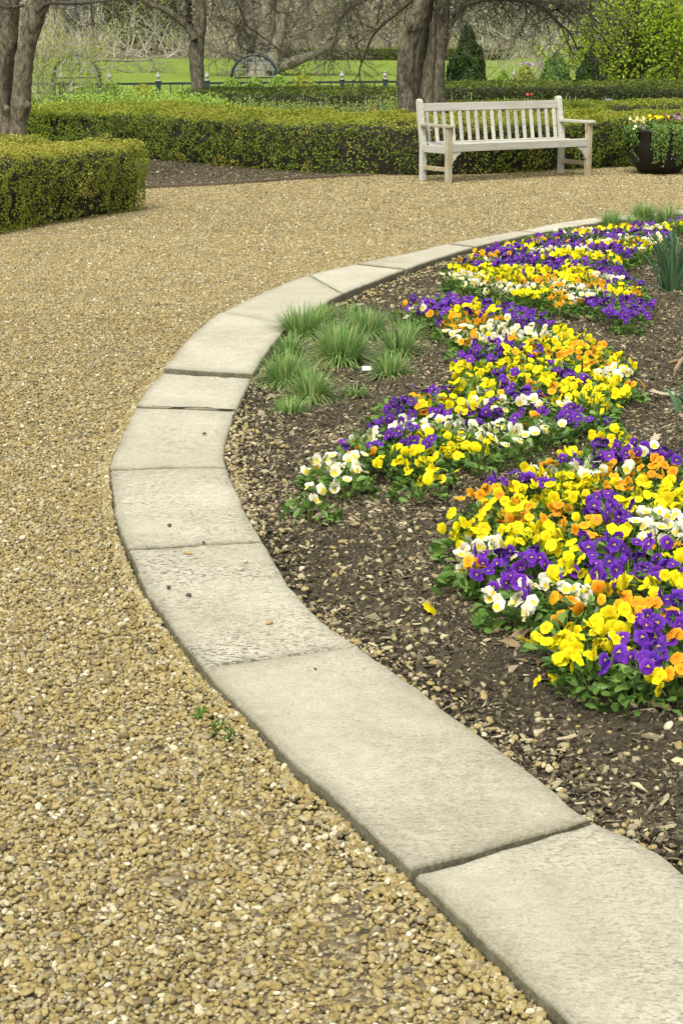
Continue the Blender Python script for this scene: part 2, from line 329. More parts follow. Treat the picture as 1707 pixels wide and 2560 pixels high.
# pansy petals: 'v' runs 0 at the throat to 1 at the rim; +2 on the lowest petal
def petal(name, main, rim, throat, low=None, line=None):
    m, nt, bs, out = mat(name); a = attr(nt, 'v'); fr = nt.nodes.new('ShaderNodeMath'); fr.operation = 'MODULO'; fr.inputs[1].default_value = 2
    nt.links.new(a.outputs['Fac'], fr.inputs[0])
    lowm = nt.nodes.new('ShaderNodeMath'); lowm.operation = 'GREATER_THAN'; lowm.inputs[1].default_value = 1.5; nt.links.new(a.outputs['Fac'], lowm.inputs[0])
    r = ramp(nt, [(0, throat), (.06, throat), (.13, line or main), (.5, main), (1, rim)], fr.outputs[0]); col = r.outputs[0]
    if low:
        rl = ramp(nt, [(0, throat), (.6, low), (1, rim)], fr.outputs[0]); col = mix(nt, col, rl.outputs[0], lowm.outputs[0])
    oi = nt.nodes.new('ShaderNodeObjectInfo'); hv = nt.nodes.new('ShaderNodeHueSaturation')
    mr = nt.nodes.new('ShaderNodeMapRange'); mr.inputs[3].default_value = .76; mr.inputs[4].default_value = 1.12; hr_ = nt.nodes.new('ShaderNodeMapRange'); hr_.inputs[3].default_value = .488; hr_.inputs[4].default_value = .512; mf_ = nt.nodes.new('ShaderNodeMath'); mf_.operation = 'FRACT'; m7_ = nt.nodes.new('ShaderNodeMath'); m7_.operation = 'MULTIPLY'; m7_.inputs[1].default_value = 7.3; nt.links.new(oi.outputs['Random'], m7_.inputs[0]); nt.links.new(m7_.outputs[0], mf_.inputs[0]); nt.links.new(mf_.outputs[0], hr_.inputs[0]); nt.links.new(hr_.outputs[0], hv.inputs['Hue']); nt.links.new(oi.outputs['Random'], mr.inputs[0])
    nt.links.new(mr.outputs[0], hv.inputs['Value']); nt.links.new(col, hv.inputs['Color'])
    nt.links.new(hv.outputs[0], bs.inputs['Base Color']); bs.inputs['Roughness'].default_value = .6; bs.inputs['Specular IOR Level'].default_value = .2
    tb = nt.nodes.new('ShaderNodeBsdfTranslucent'); nt.links.new(hv.outputs[0], tb.inputs[0]); mx = nt.nodes.new('ShaderNodeMixShader'); mx.inputs[0].default_value = .3
    nt.links.new(bs.outputs[0], mx.inputs[1]); nt.links.new(tb.outputs[0], mx.inputs[2]); nt.links.new(mx.outputs[0], out.inputs[0]); return m
PET = {'purple': petal('purple petal', (.135, .022, .39), (.20, .05, .50), (.7, .55, .08), None, (.05, .008, .2)),
       'yellow': petal('yellow petal', (.85, .74, .006), (.87, .80, .012), (.80, .44, .01), None, (.82, .64, .006)),
       'orange': petal('orange petal', (.83, .38, .013), (.87, .48, .025), (.62, .18, .01), None, (.76, .28, .008)),
       'white': petal('white petal', (.80, .79, .66), (.84, .83, .76), (.80, .60, .02), (.84, .70, .06), (.80, .76, .50)),
       'cream': petal('cream petal', (.80, .74, .28), (.84, .80, .42), (.80, .60, .02), None, (.8, .7, .2)),
       'magenta': petal('magenta petal', (.30, .03, .22), (.40, .08, .32), (.6, .4, .1), None, (.15, .01, .1)),
       'lilac': petal('lilac petal', (.45, .32, .55), (.62, .52, .68), (.7, .5, .1), None, (.25, .1, .4))}
M['calyx'] = simple('green calyx', (.05, .11, .02), .6, 20, (.10, .2, .04))

# ================================================================== GROUND
xs = np.linspace(-1, 1, 41); ys = np.array([-30, -5, 0, 5, 10, 15, 20, 25, 30, 36, 42, 46, 50, 54, 58, 62, 66, 75, 85, 95, 105, 115, 125, 132, 145, 160, 180, 200, 230, 300, 400, 600, 900.])
Vg = []; 
for y in ys:
    w = 60 + max(y, 0)*1.2
    for x in xs: Vg.append((x*w, y, terr(y) - (.06 if y < 40 else .0)))
nx = len(xs); Fg = [[j*nx+i, j*nx+i+1, (j+1)*nx+i+1, (j+1)*nx+i] for j in range(len(ys)-1) for i in range(nx-1)]
g = link('ground', np_mesh('ground', Vg, Fg, [M['lawn'], M['wood_floor']], midx=[1 if ys[j] >= 132 else 0 for j in range(len(ys)-1) for i in range(nx-1)], smooth=True))
g['kind'] = 'structure'
def sheet(name, poly, z, material, kind='structure'):
    bm = bmesh.new(); f = bm.faces.new([bm.verts.new((p[0], p[1], z)) for p in poly]); bmesh.ops.triangulate(bm, faces=[f])
    bm.normal_update()
    for f in bm.faces:
        if f.normal.z < 0: f.normal_flip()
    me = bpy.data.meshes.new(name); bm.to_mesh(me); bm.free(); me.materials.append(material); o = link(name, me); o['kind'] = kind; return o
sheet('gravel_path', [(-14, -3), (14, -3), (14, 24), (-14, 24)], 0.0, M['gravel_base'])

# ------------------------------------------------------------------ kerb: traced edges unprojected to the slab tops
ZK = .060; S = 1707/1568
OUT = [(1500, 2540), (1310, 2352), (1115, 2165), (965, 2020), (860, 1920), (770, 1830), (660, 1737), (590, 1660), (500, 1570), (415, 1465), (350, 1375), (310, 1295), (270, 1195), (255, 1090), (262, 1040), (312, 935), (345, 885), (385, 845), (430, 790), (500, 730), (600, 680), (700, 640), (820, 611), (950, 584), (1030, 565), (1190, 535), (1310, 512), (1440, 497), (1568, 485), (1700, 474)]
INN = [(1900, 2290), (1750, 2150), (1568, 1998), (1450, 1920), (1350, 1880), (1230, 1785), (1100, 1690), (960, 1585), (820, 1482), (700, 1385), (605, 1245), (545, 1130), (515, 1045), (530, 980), (550, 925), (585, 860), (650, 770), (700, 735), (790, 680), (935, 623), (1085, 574), (1210, 545), (1325, 523), (1440, 507), (1568, 494), (1700, 483)]
oc = catmull([G(a*S, b*S, ZK) for a, b in OUT], 8); ic = catmull([G(a*S, b*S, ZK) for a, b in INN], 8)
def near_t(curve, p): return int(np.argmin(np.linalg.norm(curve - p, axis=1)))
def sub(curve, pa, pb, n):
    d = np.concatenate([[0], np.cumsum(np.linalg.norm(np.diff(curve, axis=0), axis=1))])
    def s_of(p):
        a, b = curve[:-1], curve[1:]; ab = b-a; t = np.clip(((p-a)*ab).sum(1)/(ab*ab).sum(1), 0, 1)
        q = a + ab*t[:, None]; i = np.argmin(np.linalg.norm(q-p, axis=1)); return d[i] + t[i]*(d[i+1]-d[i])
    sa, sb = (s_of(pa) if pa is not None else 0), (s_of(pb) if pb is not None else d[-1])
    s = np.linspace(sa, sb, n); return np.stack([np.interp(s, d, curve[:, k]) for k in range(3)], 1)
# joints in full-resolution pixels, outer end then inner end, gap (m) and top height of the slab beyond
J = [((1020, 2185), (1470, 2055), .018), ((508, 1672), (893, 1614), .008), ((331, 1372), (660, 1354), .022), ((283, 1174), (566, 1166), .034),
     ((340, 1016), (592, 1025), .045), ((417, 931), (625, 945), .050), ((566, 788), (742, 822), .012), ((776, 694), (850, 742), .02),
     ((893, 666), (1018, 680), .055), ((1121, 615), (1190, 624), .065), ((1296, 582), (1350, 587), .07), ((1500, 550), (1540, 556), .07)]
ztop = [.059, .063, .060, .060, .058, .060, .082, .078, .078, .080, .080, .078, .076]
kerb_poly = np.vstack([oc, ic[::-1]]); 
bedm = MB()                                            # the mortar bed under the slabs is the kerb itself
n = 160; a = resample(oc, n); b = resample(ic, n)
Vk = np.vstack([a*[1, 1, 0] + [0, 0, .012], b*[1, 1, 0] + [0, 0, .012]])
bedm.add(Vk, [[i, i+1, n+i+1, n+i] for i in range(n-1)], 1.0)
kerb = bedm.build('kerb', M['soil']); kerb['kind'] = 'structure'
ends = [(None, None, 0)] + [(G(*j[0], ZK), G(*j[1], ZK), j[2]) for j in J] + [(None, None, 0)]
for k in range(len(ends)-1):
    A_, B_ = ends[k], ends[k+1]; zt = ztop[k]
    n = 34 if k < 6 else 22; mcol = 14
    o_ = sub(oc, A_[0], B_[0], n); i_ = sub(ic, A_[1], B_[1], n)
    # pull the ends in by half the joint gap
    for e, gp_ in ((0, A_[2]), (-1, B_[2])):
        for q in (o_, i_):
            d_ = unit(q[1]-q[0]) if e == 0 else unit(q[-2]-q[-1]); q[e] = q[e] + d_*gp_*.5
    # chips and waviness along the two long edges
    for q, sgn in ((o_, 1), (i_, -1)):
        acr = unit(i_-o_)*sgn; q += acr*((vnoise(q, 6)-.5)*.010 + (vnoise(q+7, 42)-.5)*.009)[:, None]
    w_ = np.linspace(0, 1, mcol)[None, :, None]
    top = o_[:, None]*(1-w_) + i_[:, None]*w_
    wob = (vnoise(top.reshape(-1, 3)+31*k, 14)-.5).reshape(n, mcol)*.012
    along = unit(np.gradient(top, axis=0)); top[0] += along[0]*wob[0][:, None]; top[-1] += along[-1]*wob[-1][:, None]
    q3 = top.reshape(-1, 3); top[..., 2] = zt + ((vnoise(q3, 3)-.5)*.006 + (vnoise(q3+5, 25)-.5)*.003).reshape(n, mcol)
    ring_i = [(0, j) for j in range(mcol)] + [(i, mcol-1) for i in range(1, n)] + [(n-1, j) for j in range(mcol-2, -1, -1)] + [(i, 0) for i in range(n-2, 0, -1)]
    ctr = top.reshape(-1, 3).mean(0)
    rim = np.array([top[i, j] for i, j in ring_i]); 
    # inward direction: towards the slab's mid line
    inw = np.array([unit(top[min(max(i, 1), n-2), min(max(j, 1), mcol-2)] - top[i, j]) for i, j in ring_i])
    mb = MB(); inner = top.copy()
    for (i, j), d_ in zip(ring_i, inw): inner[i, j] = top[i, j] + d_*(.006 + .004*rng.random())
    Vt = inner.reshape(-1, 3)
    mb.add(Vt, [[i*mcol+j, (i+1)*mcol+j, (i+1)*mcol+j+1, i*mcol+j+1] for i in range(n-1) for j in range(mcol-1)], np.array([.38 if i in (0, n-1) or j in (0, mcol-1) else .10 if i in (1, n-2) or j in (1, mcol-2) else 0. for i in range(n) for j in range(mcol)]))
    m_ = len(ring_i); r0 = np.array([inner[i, j] for i, j in ring_i])
    def lay(dz, out_): return rim - inw*out_ + np.array([0, 0, dz])*1.0
    r1 = rim.copy(); r1[:, 2] -= .006 + .004*vnoise(rim, 60)
    r2 = rim - inw*(.004*(vnoise(rim+3, 45)-.3))[:, None]; r2[:, 2] -= .026
    r3 = rim - inw*(.010*(vnoise(rim+9, 45)-.6))[:, None]; r3[:, 2] -= .06
    r4 = rim.copy(); r4[:, 2] = -.05
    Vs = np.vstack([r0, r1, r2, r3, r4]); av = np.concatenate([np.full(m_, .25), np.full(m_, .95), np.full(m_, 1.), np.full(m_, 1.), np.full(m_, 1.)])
    Fs = [[L*m_+q, L*m_+(q+1) % m_, (L+1)*m_+(q+1) % m_, (L+1)*m_+q] for L in range(4) for q in range(m_)]
    mb.add(Vs, [f[::-1] for f in Fs], av)
    o = mb.build('slab', M['stone'], kerb, smooth=False)
    for p_ in o.data.polygons[:(n-1)*(mcol-1)]: p_.use_smooth = True
    o['pitting'] = [.6, .4, 1.1, .7, .5, .45, .4, .35][min(k, 7)]

# ------------------------------------------------------------------ planting bed soil inside the kerb
inner_poly = np.vstack([ic[:, :2], [[9, ic[-1, 1]], [9, 1.0], [ic[0, 0], 1.0]]])
def soil_z(p):                                        # p (n,2); lumpy, a little lower along the kerb
    q = np.column_stack([p, np.zeros(len(p))])
    return .036 + (vnoise(q, 2.2)-.5)*.03 + (vnoise(q+4, 9)-.5)*.018 + (vnoise(q+9, 28)-.5)*.012
gx = np.arange(-2.0, 6.0, .03); gy = np.concatenate([np.arange(2.6, 10, .03), np.arange(10, 22.5, .06)])
XX, YY = np.meshgrid(gx, gy); pts = np.column_stack([XX.ravel(), YY.ravel()])
ok = inpoly(pts[:, 0], pts[:, 1], np.vstack([(.55*oc+.45*ic[np.linspace(0, len(ic)-1, len(oc)).astype(int)])[:, :2], [[9, 20], [9, 1.0]]]))
zz = np.where(ok, soil_z(pts), -.08); okg = ok.reshape(XX.shape)
# keep soil below the slab tops where it runs under them
dist = np.full(len(pts), 9.); 
for q in ic[::2]: dist = np.minimum(dist, np.hypot(pts[:, 0]-q[0], pts[:, 1]-q[1]))
ins = inpoly(pts[:, 0], pts[:, 1], inner_poly); zz = np.where(ok & ~ins, np.minimum(zz, .026), zz)
zz = np.where(ok & ins, zz - .012*np.exp(-(dist/.12)**2), zz)
nr, nc = XX.shape; idx = np.arange(nr*nc).reshape(nr, nc)
cell = okg[:-1, :-1] & okg[1:, :-1] & okg[:-1, 1:] & okg[1:, 1:]
Fs = np.stack([idx[:-1, :-1], idx[:-1, 1:], idx[1:, 1:], idx[1:, :-1]], -1)[cell]
used = np.unique(Fs); remap = np.zeros(nr*nc, int); remap[used] = np.arange(len(used))
sb = link('bed_soil', np_mesh('bed_soil', np.column_stack([pts, zz])[used], remap[Fs], M['soil'], smooth=True)); sb['kind'] = 'structure'

# ------------------------------------------------------------------ hedges
def hedge_field(path, hw, h, dens, leaf, seed, k=.30, tops=1.0, back=.35):
    """points, normals on a clipped hedge: path (n,2) centre line, half width, height"""
    r = np.random.default_rng(seed); path = resample(np.asarray(path, float), 60)
    seg = np.linalg.norm(np.diff(path, axis=0), axis=1).sum(); per = 2*hw + 2*h
    N = int(seg*per*dens); s = r.random(N)*59; i = np.minimum(s.astype(int), 58); f = (s-i)[:, None]
    c = path[i]*(1-f) + path[i+1]*f; gv = unit(np.gradient(path, axis=0)); tg = unit(gv[i]*(1-f) + gv[i+1]*f); nrm = np.column_stack([tg[:, 1], -tg[:, 0]])
    if nrm[:, 1].mean() > 0: nrm = -nrm                 # + side faces the camera
    u = r.random(N)*per; rc = min(.09, h*.3)
    lat = np.where(u < h, hw, np.where(u < h+2*hw, hw-(u-h), -hw)); z = np.where(u < h, u, np.where(u < h+2*hw, h, h-(u-h-2*hw)))
    nl = np.where(u < h, 1., np.where(u < h+2*hw, 0., -1.)); nz = np.where((u >= h) & (u < h+2*hw), 1., 0.)
    # round the shoulders
    dx = np.maximum(np.abs(lat)-(hw-rc), 0); dz = np.maximum(z-(h-rc), 0); both = (dx > 0) & (dz > 0)
    L = np.hypot(dx, dz); sc_ = np.where(both, rc/np.maximum(L, 1e-6), 1)
    lat2 = np.where(both, np.sign(lat)*(hw-rc+dx*sc_), lat); z2 = np.where(both, h-rc+dz*sc_, z)
    nl = np.where(both, np.sign(lat)*dx/np.maximum(L, 1e-6), nl); nz = np.where(both, dz/np.maximum(L, 1e-6), nz)
    keep = (lat2 > -hw+.02) | (r.random(N) < back)
    p = np.column_stack([c + nrm*lat2[:, None], z2]); nn = np.column_stack([nrm*nl[:, None], nz])
    # end caps
    for e, sg in ((0, -1), (-1, 1)):
        Ne = int(2*hw*h*dens*1.7); tt = unit(path[1]-path[0]) if e == 0 else unit(path[-1]-path[-2]); nm = np.array([tt[1], -tt[0]])
        la = (r.random(Ne)*2-1)*hw; ze = r.random(Ne)*h
        pin = np.minimum(np.hypot(np.maximum(np.abs(la)-(hw-rc), 0), np.maximum(ze-(h-rc), 0))/rc, 1)
        pe = np.column_stack([path[e][None] + nm*la[:, None] + tt*sg*(.07*(1-pin**2))[:, None], ze]); ne = np.tile([tt[0]*sg, tt[1]*sg, 0.1], (Ne, 1))
        p = np.vstack([p, pe]); nn = np.vstack([nn, ne]); keep = np.concatenate([keep, np.ones(Ne, bool)])
    p, nn = p[keep], nn[keep]
    lump = vnoise(p+seed, 2.6)*.6 + vnoise(p+seed+3, 7)*.4
    hole = vnoise(p+seed+11, 5.5)*.55 + vnoise(p+seed+17, 13)*.45
    side = 1-np.clip(nn[:, 2], 0, 1)
    drop = (hole < .33 + .10*side*(p[:, 2] < .35*h)) & (r.random(len(p)) < .85*side)
    p, nn, lump, hole = p[~drop], nn[~drop], lump[~drop], hole[~drop]; N = len(p)
    low = np.clip(1-p[:, 2]/(h*.22), 0, 1)*(1-np.clip(nn[:, 2], 0, 1))
    p = p + nn*((lump-.5)*k*.35 + (hole-.5)*.11 - .06*low**2 - r.random(N)**2*.05 + .012)[:, None]
    p[:, 2] = np.maximum(p[:, 2], .02)
    return p, unit(nn), hole, r
def hedge(name, label, path, hw, h, dens, leaf, seed, matname, core_in=.07, group=None, z0=0.0, k=.30, tint=0.0):
    path = np.asarray(path, float); c0 = path.mean(0); root = thing(name, (*c0, z0), label, 'hedge', group)
    p, nn, hole, r = hedge_field(path - c0, hw, h, dens, leaf, seed, k)
    N = len(p); nrm = unit(nn*1.0 + r.normal(size=(N, 3))*.55 + [0, 0, .25]); t = unit(r.normal(size=(N, 3)) + nn*.6)
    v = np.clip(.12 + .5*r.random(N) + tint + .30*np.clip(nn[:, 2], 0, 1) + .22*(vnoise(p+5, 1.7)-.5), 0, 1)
    brown = (vnoise(p+90, 3.5) > .72) & (r.random(N) < .5) & (nn[:, 2] < .6); v = np.where(brown, .97, v)
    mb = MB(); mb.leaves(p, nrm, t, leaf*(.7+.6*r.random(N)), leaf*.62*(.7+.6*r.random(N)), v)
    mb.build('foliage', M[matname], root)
    # inner mass of twigs
    pp = resample(path - c0, 40); tg = unit(np.gradient(pp, axis=0)); nm = np.column_stack([tg[:, 1], -tg[:, 0]]); w2 = hw-core_in; h2 = h-core_in
    pp[0] += tg[0]*.02; pp[-1] -= tg[-1]*.02
    prof = [(-w2, .03), (-w2, h2*.55), (-w2*.97, h2*.9), (-w2*.9, h2), (w2*.9, h2), (w2*.97, h2*.9), (w2, h2*.55), (w2*.96, .03)]
    V = np.array([[*(pp[i]+nm[i]*a), z] for i in range(40) for a, z in prof]); q = len(prof)
    V += (np.stack([vnoise(V+i*9+seed, 6) for i in range(3)], 1)-.5)*.05
    Fc = [[i*q+j, i*q+(j+1) % q, (i+1)*q+(j+1) % q, (i+1)*q+j] for i in range(39) for j in range(q)] + [[0, 1, 2, 3], [0, 3, 4, 7], [4, 5, 6, 7]] + [[39*q+a for a in f] for f in ([3, 2, 1, 0], [7, 4, 3, 0], [7, 6, 5, 4])]
    cm_ = MB(); cm_.add(V, Fc); cm_.build('twig_mass', M['core'], root)
    # bare stems at the foot
    st = MB()
    for s_ in np.linspace(0, 39, max(6, int(np.linalg.norm(path[-1]-path[0])*7))):
        i = min(int(s_), 38); b = pp[i] + (nm[i] if nm[:, 1].mean() < 0 else -nm[i])*(hw*(.55+.25*r.random()))
        for _ in range(3):
            d = r.normal(size=3)*.06; st.tube([(*b, 0), (b[0]+d[0]*.5, b[1]+d[1]*.5, h*.25), (b[0]+d[0]*1.6, b[1]+d[1]*1.2, h*.6)], [.007, .006, .003], 4, r.random())
    st.build('stems', M['bark_dark'], root)['kind'] = 'stuff'
    return root
a0, a1 = G(-420, 655)[:2], G(378, 525)[:2]; dn = np.array([-.25, 1.0])
d_ = unit(a1-a0); nrm_ = np.array([-d_[1], d_[0]])
hedge('boxwood_hedge', 'low square-ended boxwood hedge on the gravel at the left edge before the grey tree',
      [a0+nrm_*1.25, .5*(a0+a1)+nrm_*1.25, a1+nrm_*1.25-d_*.08], 1.25, .64, 5000, .024, 1, 'box_leaf_pale', tint=.12, k=.55)
fr = [G(20, 392), G(380, 404), G(560, 415), G(700, 428), G(860, 440), G(1050, 443), G(1250, 434), G(1480, 424), G(1760, 416)]
pc = np.polyfit([f[0] for f in fr], [f[1] for f in fr], 4); fx_ = np.linspace(-4.9, 4.9, 60); fr = np.column_stack([fx_, np.polyval(pc, fx_)]); nv = unit(np.gradient(fr, axis=0)); nv = np.column_stack([-nv[:, 1], nv[:, 0]])
hedge('boxwood_hedge', 'long low boxwood hedge running behind the bench and the bowl planter', fr+nv*1.1, 1.1, .63, 3000, .030, 2, 'box_leaf', tint=.09, k=.55)
def hline(u0, v0, u1, v1, h, w, ext=0):              # front top edge in the photo -> centre line
    def g2(u, v): 
        d = ray(u, v); t = (h-H)/d[2]; return np.array([d[0]*t, d[1]*t])
    a, b = g2(u0, v0), g2(u1, v1); d = unit(b-a); nn = np.array([-d[1], d[0]]); 
    return [a+nn*w, .5*(a+b)+nn*w, b+nn*w]
hedge('boxwood_hedge', 'short clipped hedge at the right edge just beyond the bowl planter', hline(1470, 262, 1790, 256, .66, .7), .7, .66, 1700, .032, 3, 'box_leaf')
hedge('boxwood_hedge', 'narrow bright hedge strip rising behind the right half of the bench', hline(1120, 268, 1530, 262, .64, .9), .9, .64, 1500, .032, 13, 'box_leaf', tint=.06)
hedge('yew_hedge', 'dark clipped hedge behind the slim tree, its left end beside the fence gap', hline(452, 229, 1010, 232, .66, 1.6), 1.6, .66, 900, .045, 4, 'yew_leaf')
hedge('yew_hedge', 'dark low hedge behind the perennials at far left, left of the fence gap', hline(110, 256, 385, 246, .55, .8), .8, .55, 1200, .042, 5, 'yew_leaf')
hedge('yew_hedge', 'long dark hedge in front of the cone-shaped evergreens on the right', hline(1105, 214, 1800, 208, .70, 1.2), 1.2, .70, 800, .05, 6, 'yew_leaf', tint=.05)
hedge('yew_hedge', 'small dark square hedge block at the right edge before the long dark hedge', hline(1648, 222, 1790, 219, .74, .6), .6, .74, 1100, .045, 7, 'yew_leaf', tint=-.1)
hA = [P(722, 147, 128)[:2], P(1000, 147, 128)[:2], P(1275, 145, 128)[:2]]
hedge('far_hedge', 'clipped green hedge along the top of the lawn, far behind the bench', hA, .8, .78, 160, .11, 8, 'yew_leaf', z0=terr(128), tint=.25, k=.2)

# mulch bed between the two left hedges, edged with a timber board
mb_poly = [G(150, 470)[:2], G(300, 480)[:2], G(392, 471)[:2], G(560, 463)[:2], G(720, 452)[:2], G(860, 443)[:2], G(870, 425)[:2], G(700, 405)[:2], G(380, 385)[:2], G(100, 385)[:2]]
sheet('mulch_bed', mb_poly, .008, M['soil'])
ed = MB(); ep = catmull([G(330, 476), G(392, 471), G(560, 463), G(720, 452), G(860, 443.5), G(930, 441)], 6); ep[:, 2] = 0
tg = unit(np.gradient(ep, axis=0)); sd = np.cross(tg, [0, 0, 1.])*.025; n = len(ep)
V = np.vstack([ep-sd, ep-sd+[0, 0, .034], ep+sd+[0, 0, .034], ep+sd]); 
ed.add(V, [[L*n+i, L*n+i+1, ((L+1) % 4)*n+i+1, ((L+1) % 4)*n+i] for L in range(4) for i in range(n-1)])
o = ed.build('edging_board', M['timber']); tag(o, 'brown timber edging board between the gravel and the mulch, left of the bench', 'edging')
sheet('perennial_bed', [(-9, 25.2), (9, 25.2), (9, 46), (-9, 46)], -.02, M['soil'])

# ================================================================== BENCH
fo = lambda u, v: G(u, v)
RL, RR = G(1056.4, 452)[:2], G(1400.5, 433.9)[:2]; FL = G(1105.7, 456.5)[:2]
ax = unit(RR-RL); perp = np.array([ax[1], -ax[0]]); Lb = np.linalg.norm(RR-RL); rz = math.atan2(ax[1], ax[0])
bench = thing('bench', (*((RL+RR)/2), 0), 'pale weathered wooden slatted bench with armrests on the gravel before the long hedge', 'bench', rz=rz)
hl = Lb/2; Dp = .50; lw = .065      # local: x along, -y to the front
def bpart(name, boxes, m='teak', bev=.005):
    b = MB()
    for c, s_, *R in boxes: b.box(c, s_, R[0] if R else None)
    return bevel(b.build(name, M[m], bench), bev)
def prism(name, prof, x0, x1, m='teak'):            # y,z profile swept along x
    b = MB(); n = len(prof); V = [(x0, y, z) for y, z in prof] + [(x1, y, z) for y, z in prof]
    b.add(V, [[i, (i+1) % n, n+(i+1) % n, n+i] for i in range(n)])
    me_bm = bmesh.new(); vs_ = [me_bm.verts.new(v) for v in V]
    for i in range(n): me_bm.faces.new([vs_[i], vs_[(i+1) % n], vs_[n+(i+1) % n], vs_[n+i]])
    me_bm.faces.new(vs_[:n][::-1]); me_bm.faces.new(vs_[n:]); bmesh.ops.recalc_face_normals(me_bm, faces=me_bm.faces)
    me = bpy.data.meshes.new(name); me_bm.to_mesh(me); me_bm.free(); me.materials.append(M[m]); return bevel(link(name, me, bench), .005)
for sx in (-1, 1):
    x = sx*hl
    # rear post: upright to the seat, then leaning back, rounded top
    prism('rear_leg', [(-.03, 0), (-.03, .42), (.055, .90), (.065, .925), (.09, .935), (.113, .925), (.118, .90), (.035, .42), (.035, 0)], x-lw/2, x+lw/2)
    bpart('front_leg', [((x, -Dp, .315), (lw, lw, .63))], 'teak_leg')
    prism('armrest', [(-Dp-.07, .628), (-Dp-.07, .655), (-Dp-.05, .66), (-.02, .66), (.005, .66), (.005, .628)], x-.045, x+.045, 'teak_leg' if sx < 0 else 'teak')
    bpart('arm_bracket', [((x-sx*.045, -Dp, .585), (.022, .03, .08))], 'teak_leg', .008)
    bpart('side_rail', [((x, -Dp/2, .375), (.035, Dp-.06, .085))])
    bpart('stretcher', [((x, -Dp/2, .155), (.035, Dp-.06, .05))], 'teak_leg')
    # curved corner bracket under the seat
    b = bmesh.new(); q = [(0, 0), (.135, 0), (.13, -.025), (.105, -.035), (.075, -.05), (.055, -.085), (.03, -.105), (.022, -.135), (0, -.14)]
    vf = [b.verts.new((x-sx*(lw/2+a), -Dp-.012, .355+z)) for a, z in q]; vb = [b.verts.new((x-sx*(lw/2+a), -Dp+.02, .355+z)) for a, z in q]
    for i in range(len(q)): b.faces.new([vf[i], vf[(i+1) % len(q)], vb[(i+1) % len(q)], vb[i]])
    b.faces.new(vf); b.faces.new(vb[::-1]); bmesh.ops.recalc_face_normals(b, faces=b.faces)
    me = bpy.data.meshes.new('corner_bracket'); b.to_mesh(me); b.free(); me.materials.append(M['teak']); link('corner_bracket', me, bench)
bpart('front_rail', [((0, -Dp-.002, .40), (2*hl-lw-.004, .04, .09))])
bpart('back_rail', [((0, .004, .40), (2*hl-lw-.004, .04, .07))])
lean = math.atan2(.085, .48); Rl = np.array(Matrix.Rotation(-lean, 3, 'X'))
bpart('top_rail', [((0, .079, .835), (2*hl-lw-.004, .036, .095), Rl)])
for k_ in range(17):                                  # back slats
    x = -hl + lw/2 + (k_+.5+.0)*(2*hl-lw)/17
    bpart('back_slat', [((x, .036, .61), (.047, .016, .37), Rl)], bev=.003)
for k_ in range(6):                                   # seat slats, dished
    y = -.035 - k_*(Dp-.03)/5.3; t_ = (k_/5-.5)*2
    bpart('seat_slat', [((0, y-.01, .428-.022*(1-t_*t_)+.008), (2*hl-lw*.2 if 0 < k_ < 5 else 2*hl-lw-.006, .066, .02))], bev=.004)

# ================================================================== BOWL PLANTER
bc = G(1646, 434); bowl = thing('bowl_planter', bc, 'large dark round bowl planter spilling flowers, at the right edge beside the bench', 'planter')
bm = bmesh.new(); prof = [(.05, .0), (.20, .0), (.26, .02), (.36, .10), (.43, .20), (.465, .32), (.47, .42), (.485, .435), (.485, .455), (.465, .46), (.45, .44), (.44, .38)]
prof = [(r_*.95, z_*1.2) for r_, z_ in prof]
prev = None; n = 48
rings = [[bm.verts.new((r_*math.cos(a*2*PI/n), r_*math.sin(a*2*PI/n), z_)) for a in range(n)] for r_, z_ in prof]
for r0, r1 in zip(rings, rings[1:]):
    for i in range(n): bm.faces.new([r0[i], r0[(i+1) % n], r1[(i+1) % n], r1[i]])
bm.faces.new(rings[0][::-1]); me = bpy.data.meshes.new('bowl'); bm.to_mesh(me); bm.free(); me.materials.append(M['bowl'])
for p_ in me.polygons: p_.use_smooth = True
link('bowl', me, bowl)
b = MB(); b.add([(0, 0, .51)] + [(.388*math.cos(a*PI/12), .388*math.sin(a*PI/12), .49) for a in range(24)], [[0, 1+a, 1+(a+1) % 24, 1+(a+1) % 24] for a in range(24)]); b.build('soil', M['soil_dark'], bowl)

# ================================================================== FLOWERS
def petal_patch(mb, ang, L, Wd, cup, low, seed, lift):
    r = np.random.default_rng(seed); nr_, ns = 5, 5; V = []; A = []
    for i in range(nr_):
        t = i/(nr_-1); wid = Wd*(math.sin(PI*min(t*.58+.07, 1))**.8)*(1 - .55*max(0, t-.78)/.22*1.0)
        for j in range(ns):
            s_ = (j/(ns-1)-.5)*2; y = L*(t - .12*t*s_*s_); x = wid*s_*.5
            z = cup*(t*t) + lift - .10*L*s_*s_*t + (r.random()-.5)*.10*L*t
            V.append((x, y, z)); A.append(min(t*.98+.01, .99) + (2 if low else 0))
    V = np.array(V); c, s_ = math.cos(ang), math.sin(ang); R = np.array([[c, -s_, 0], [s_, c, 0], [0, 0, 1]])
    mb.add(V @ R.T, [[i*ns+j, i*ns+j+1, (i+1)*ns+j+1, (i+1)*ns+j] for i in range(nr_-1) for j in range(ns-1)], np.array(A))
FLW = {}
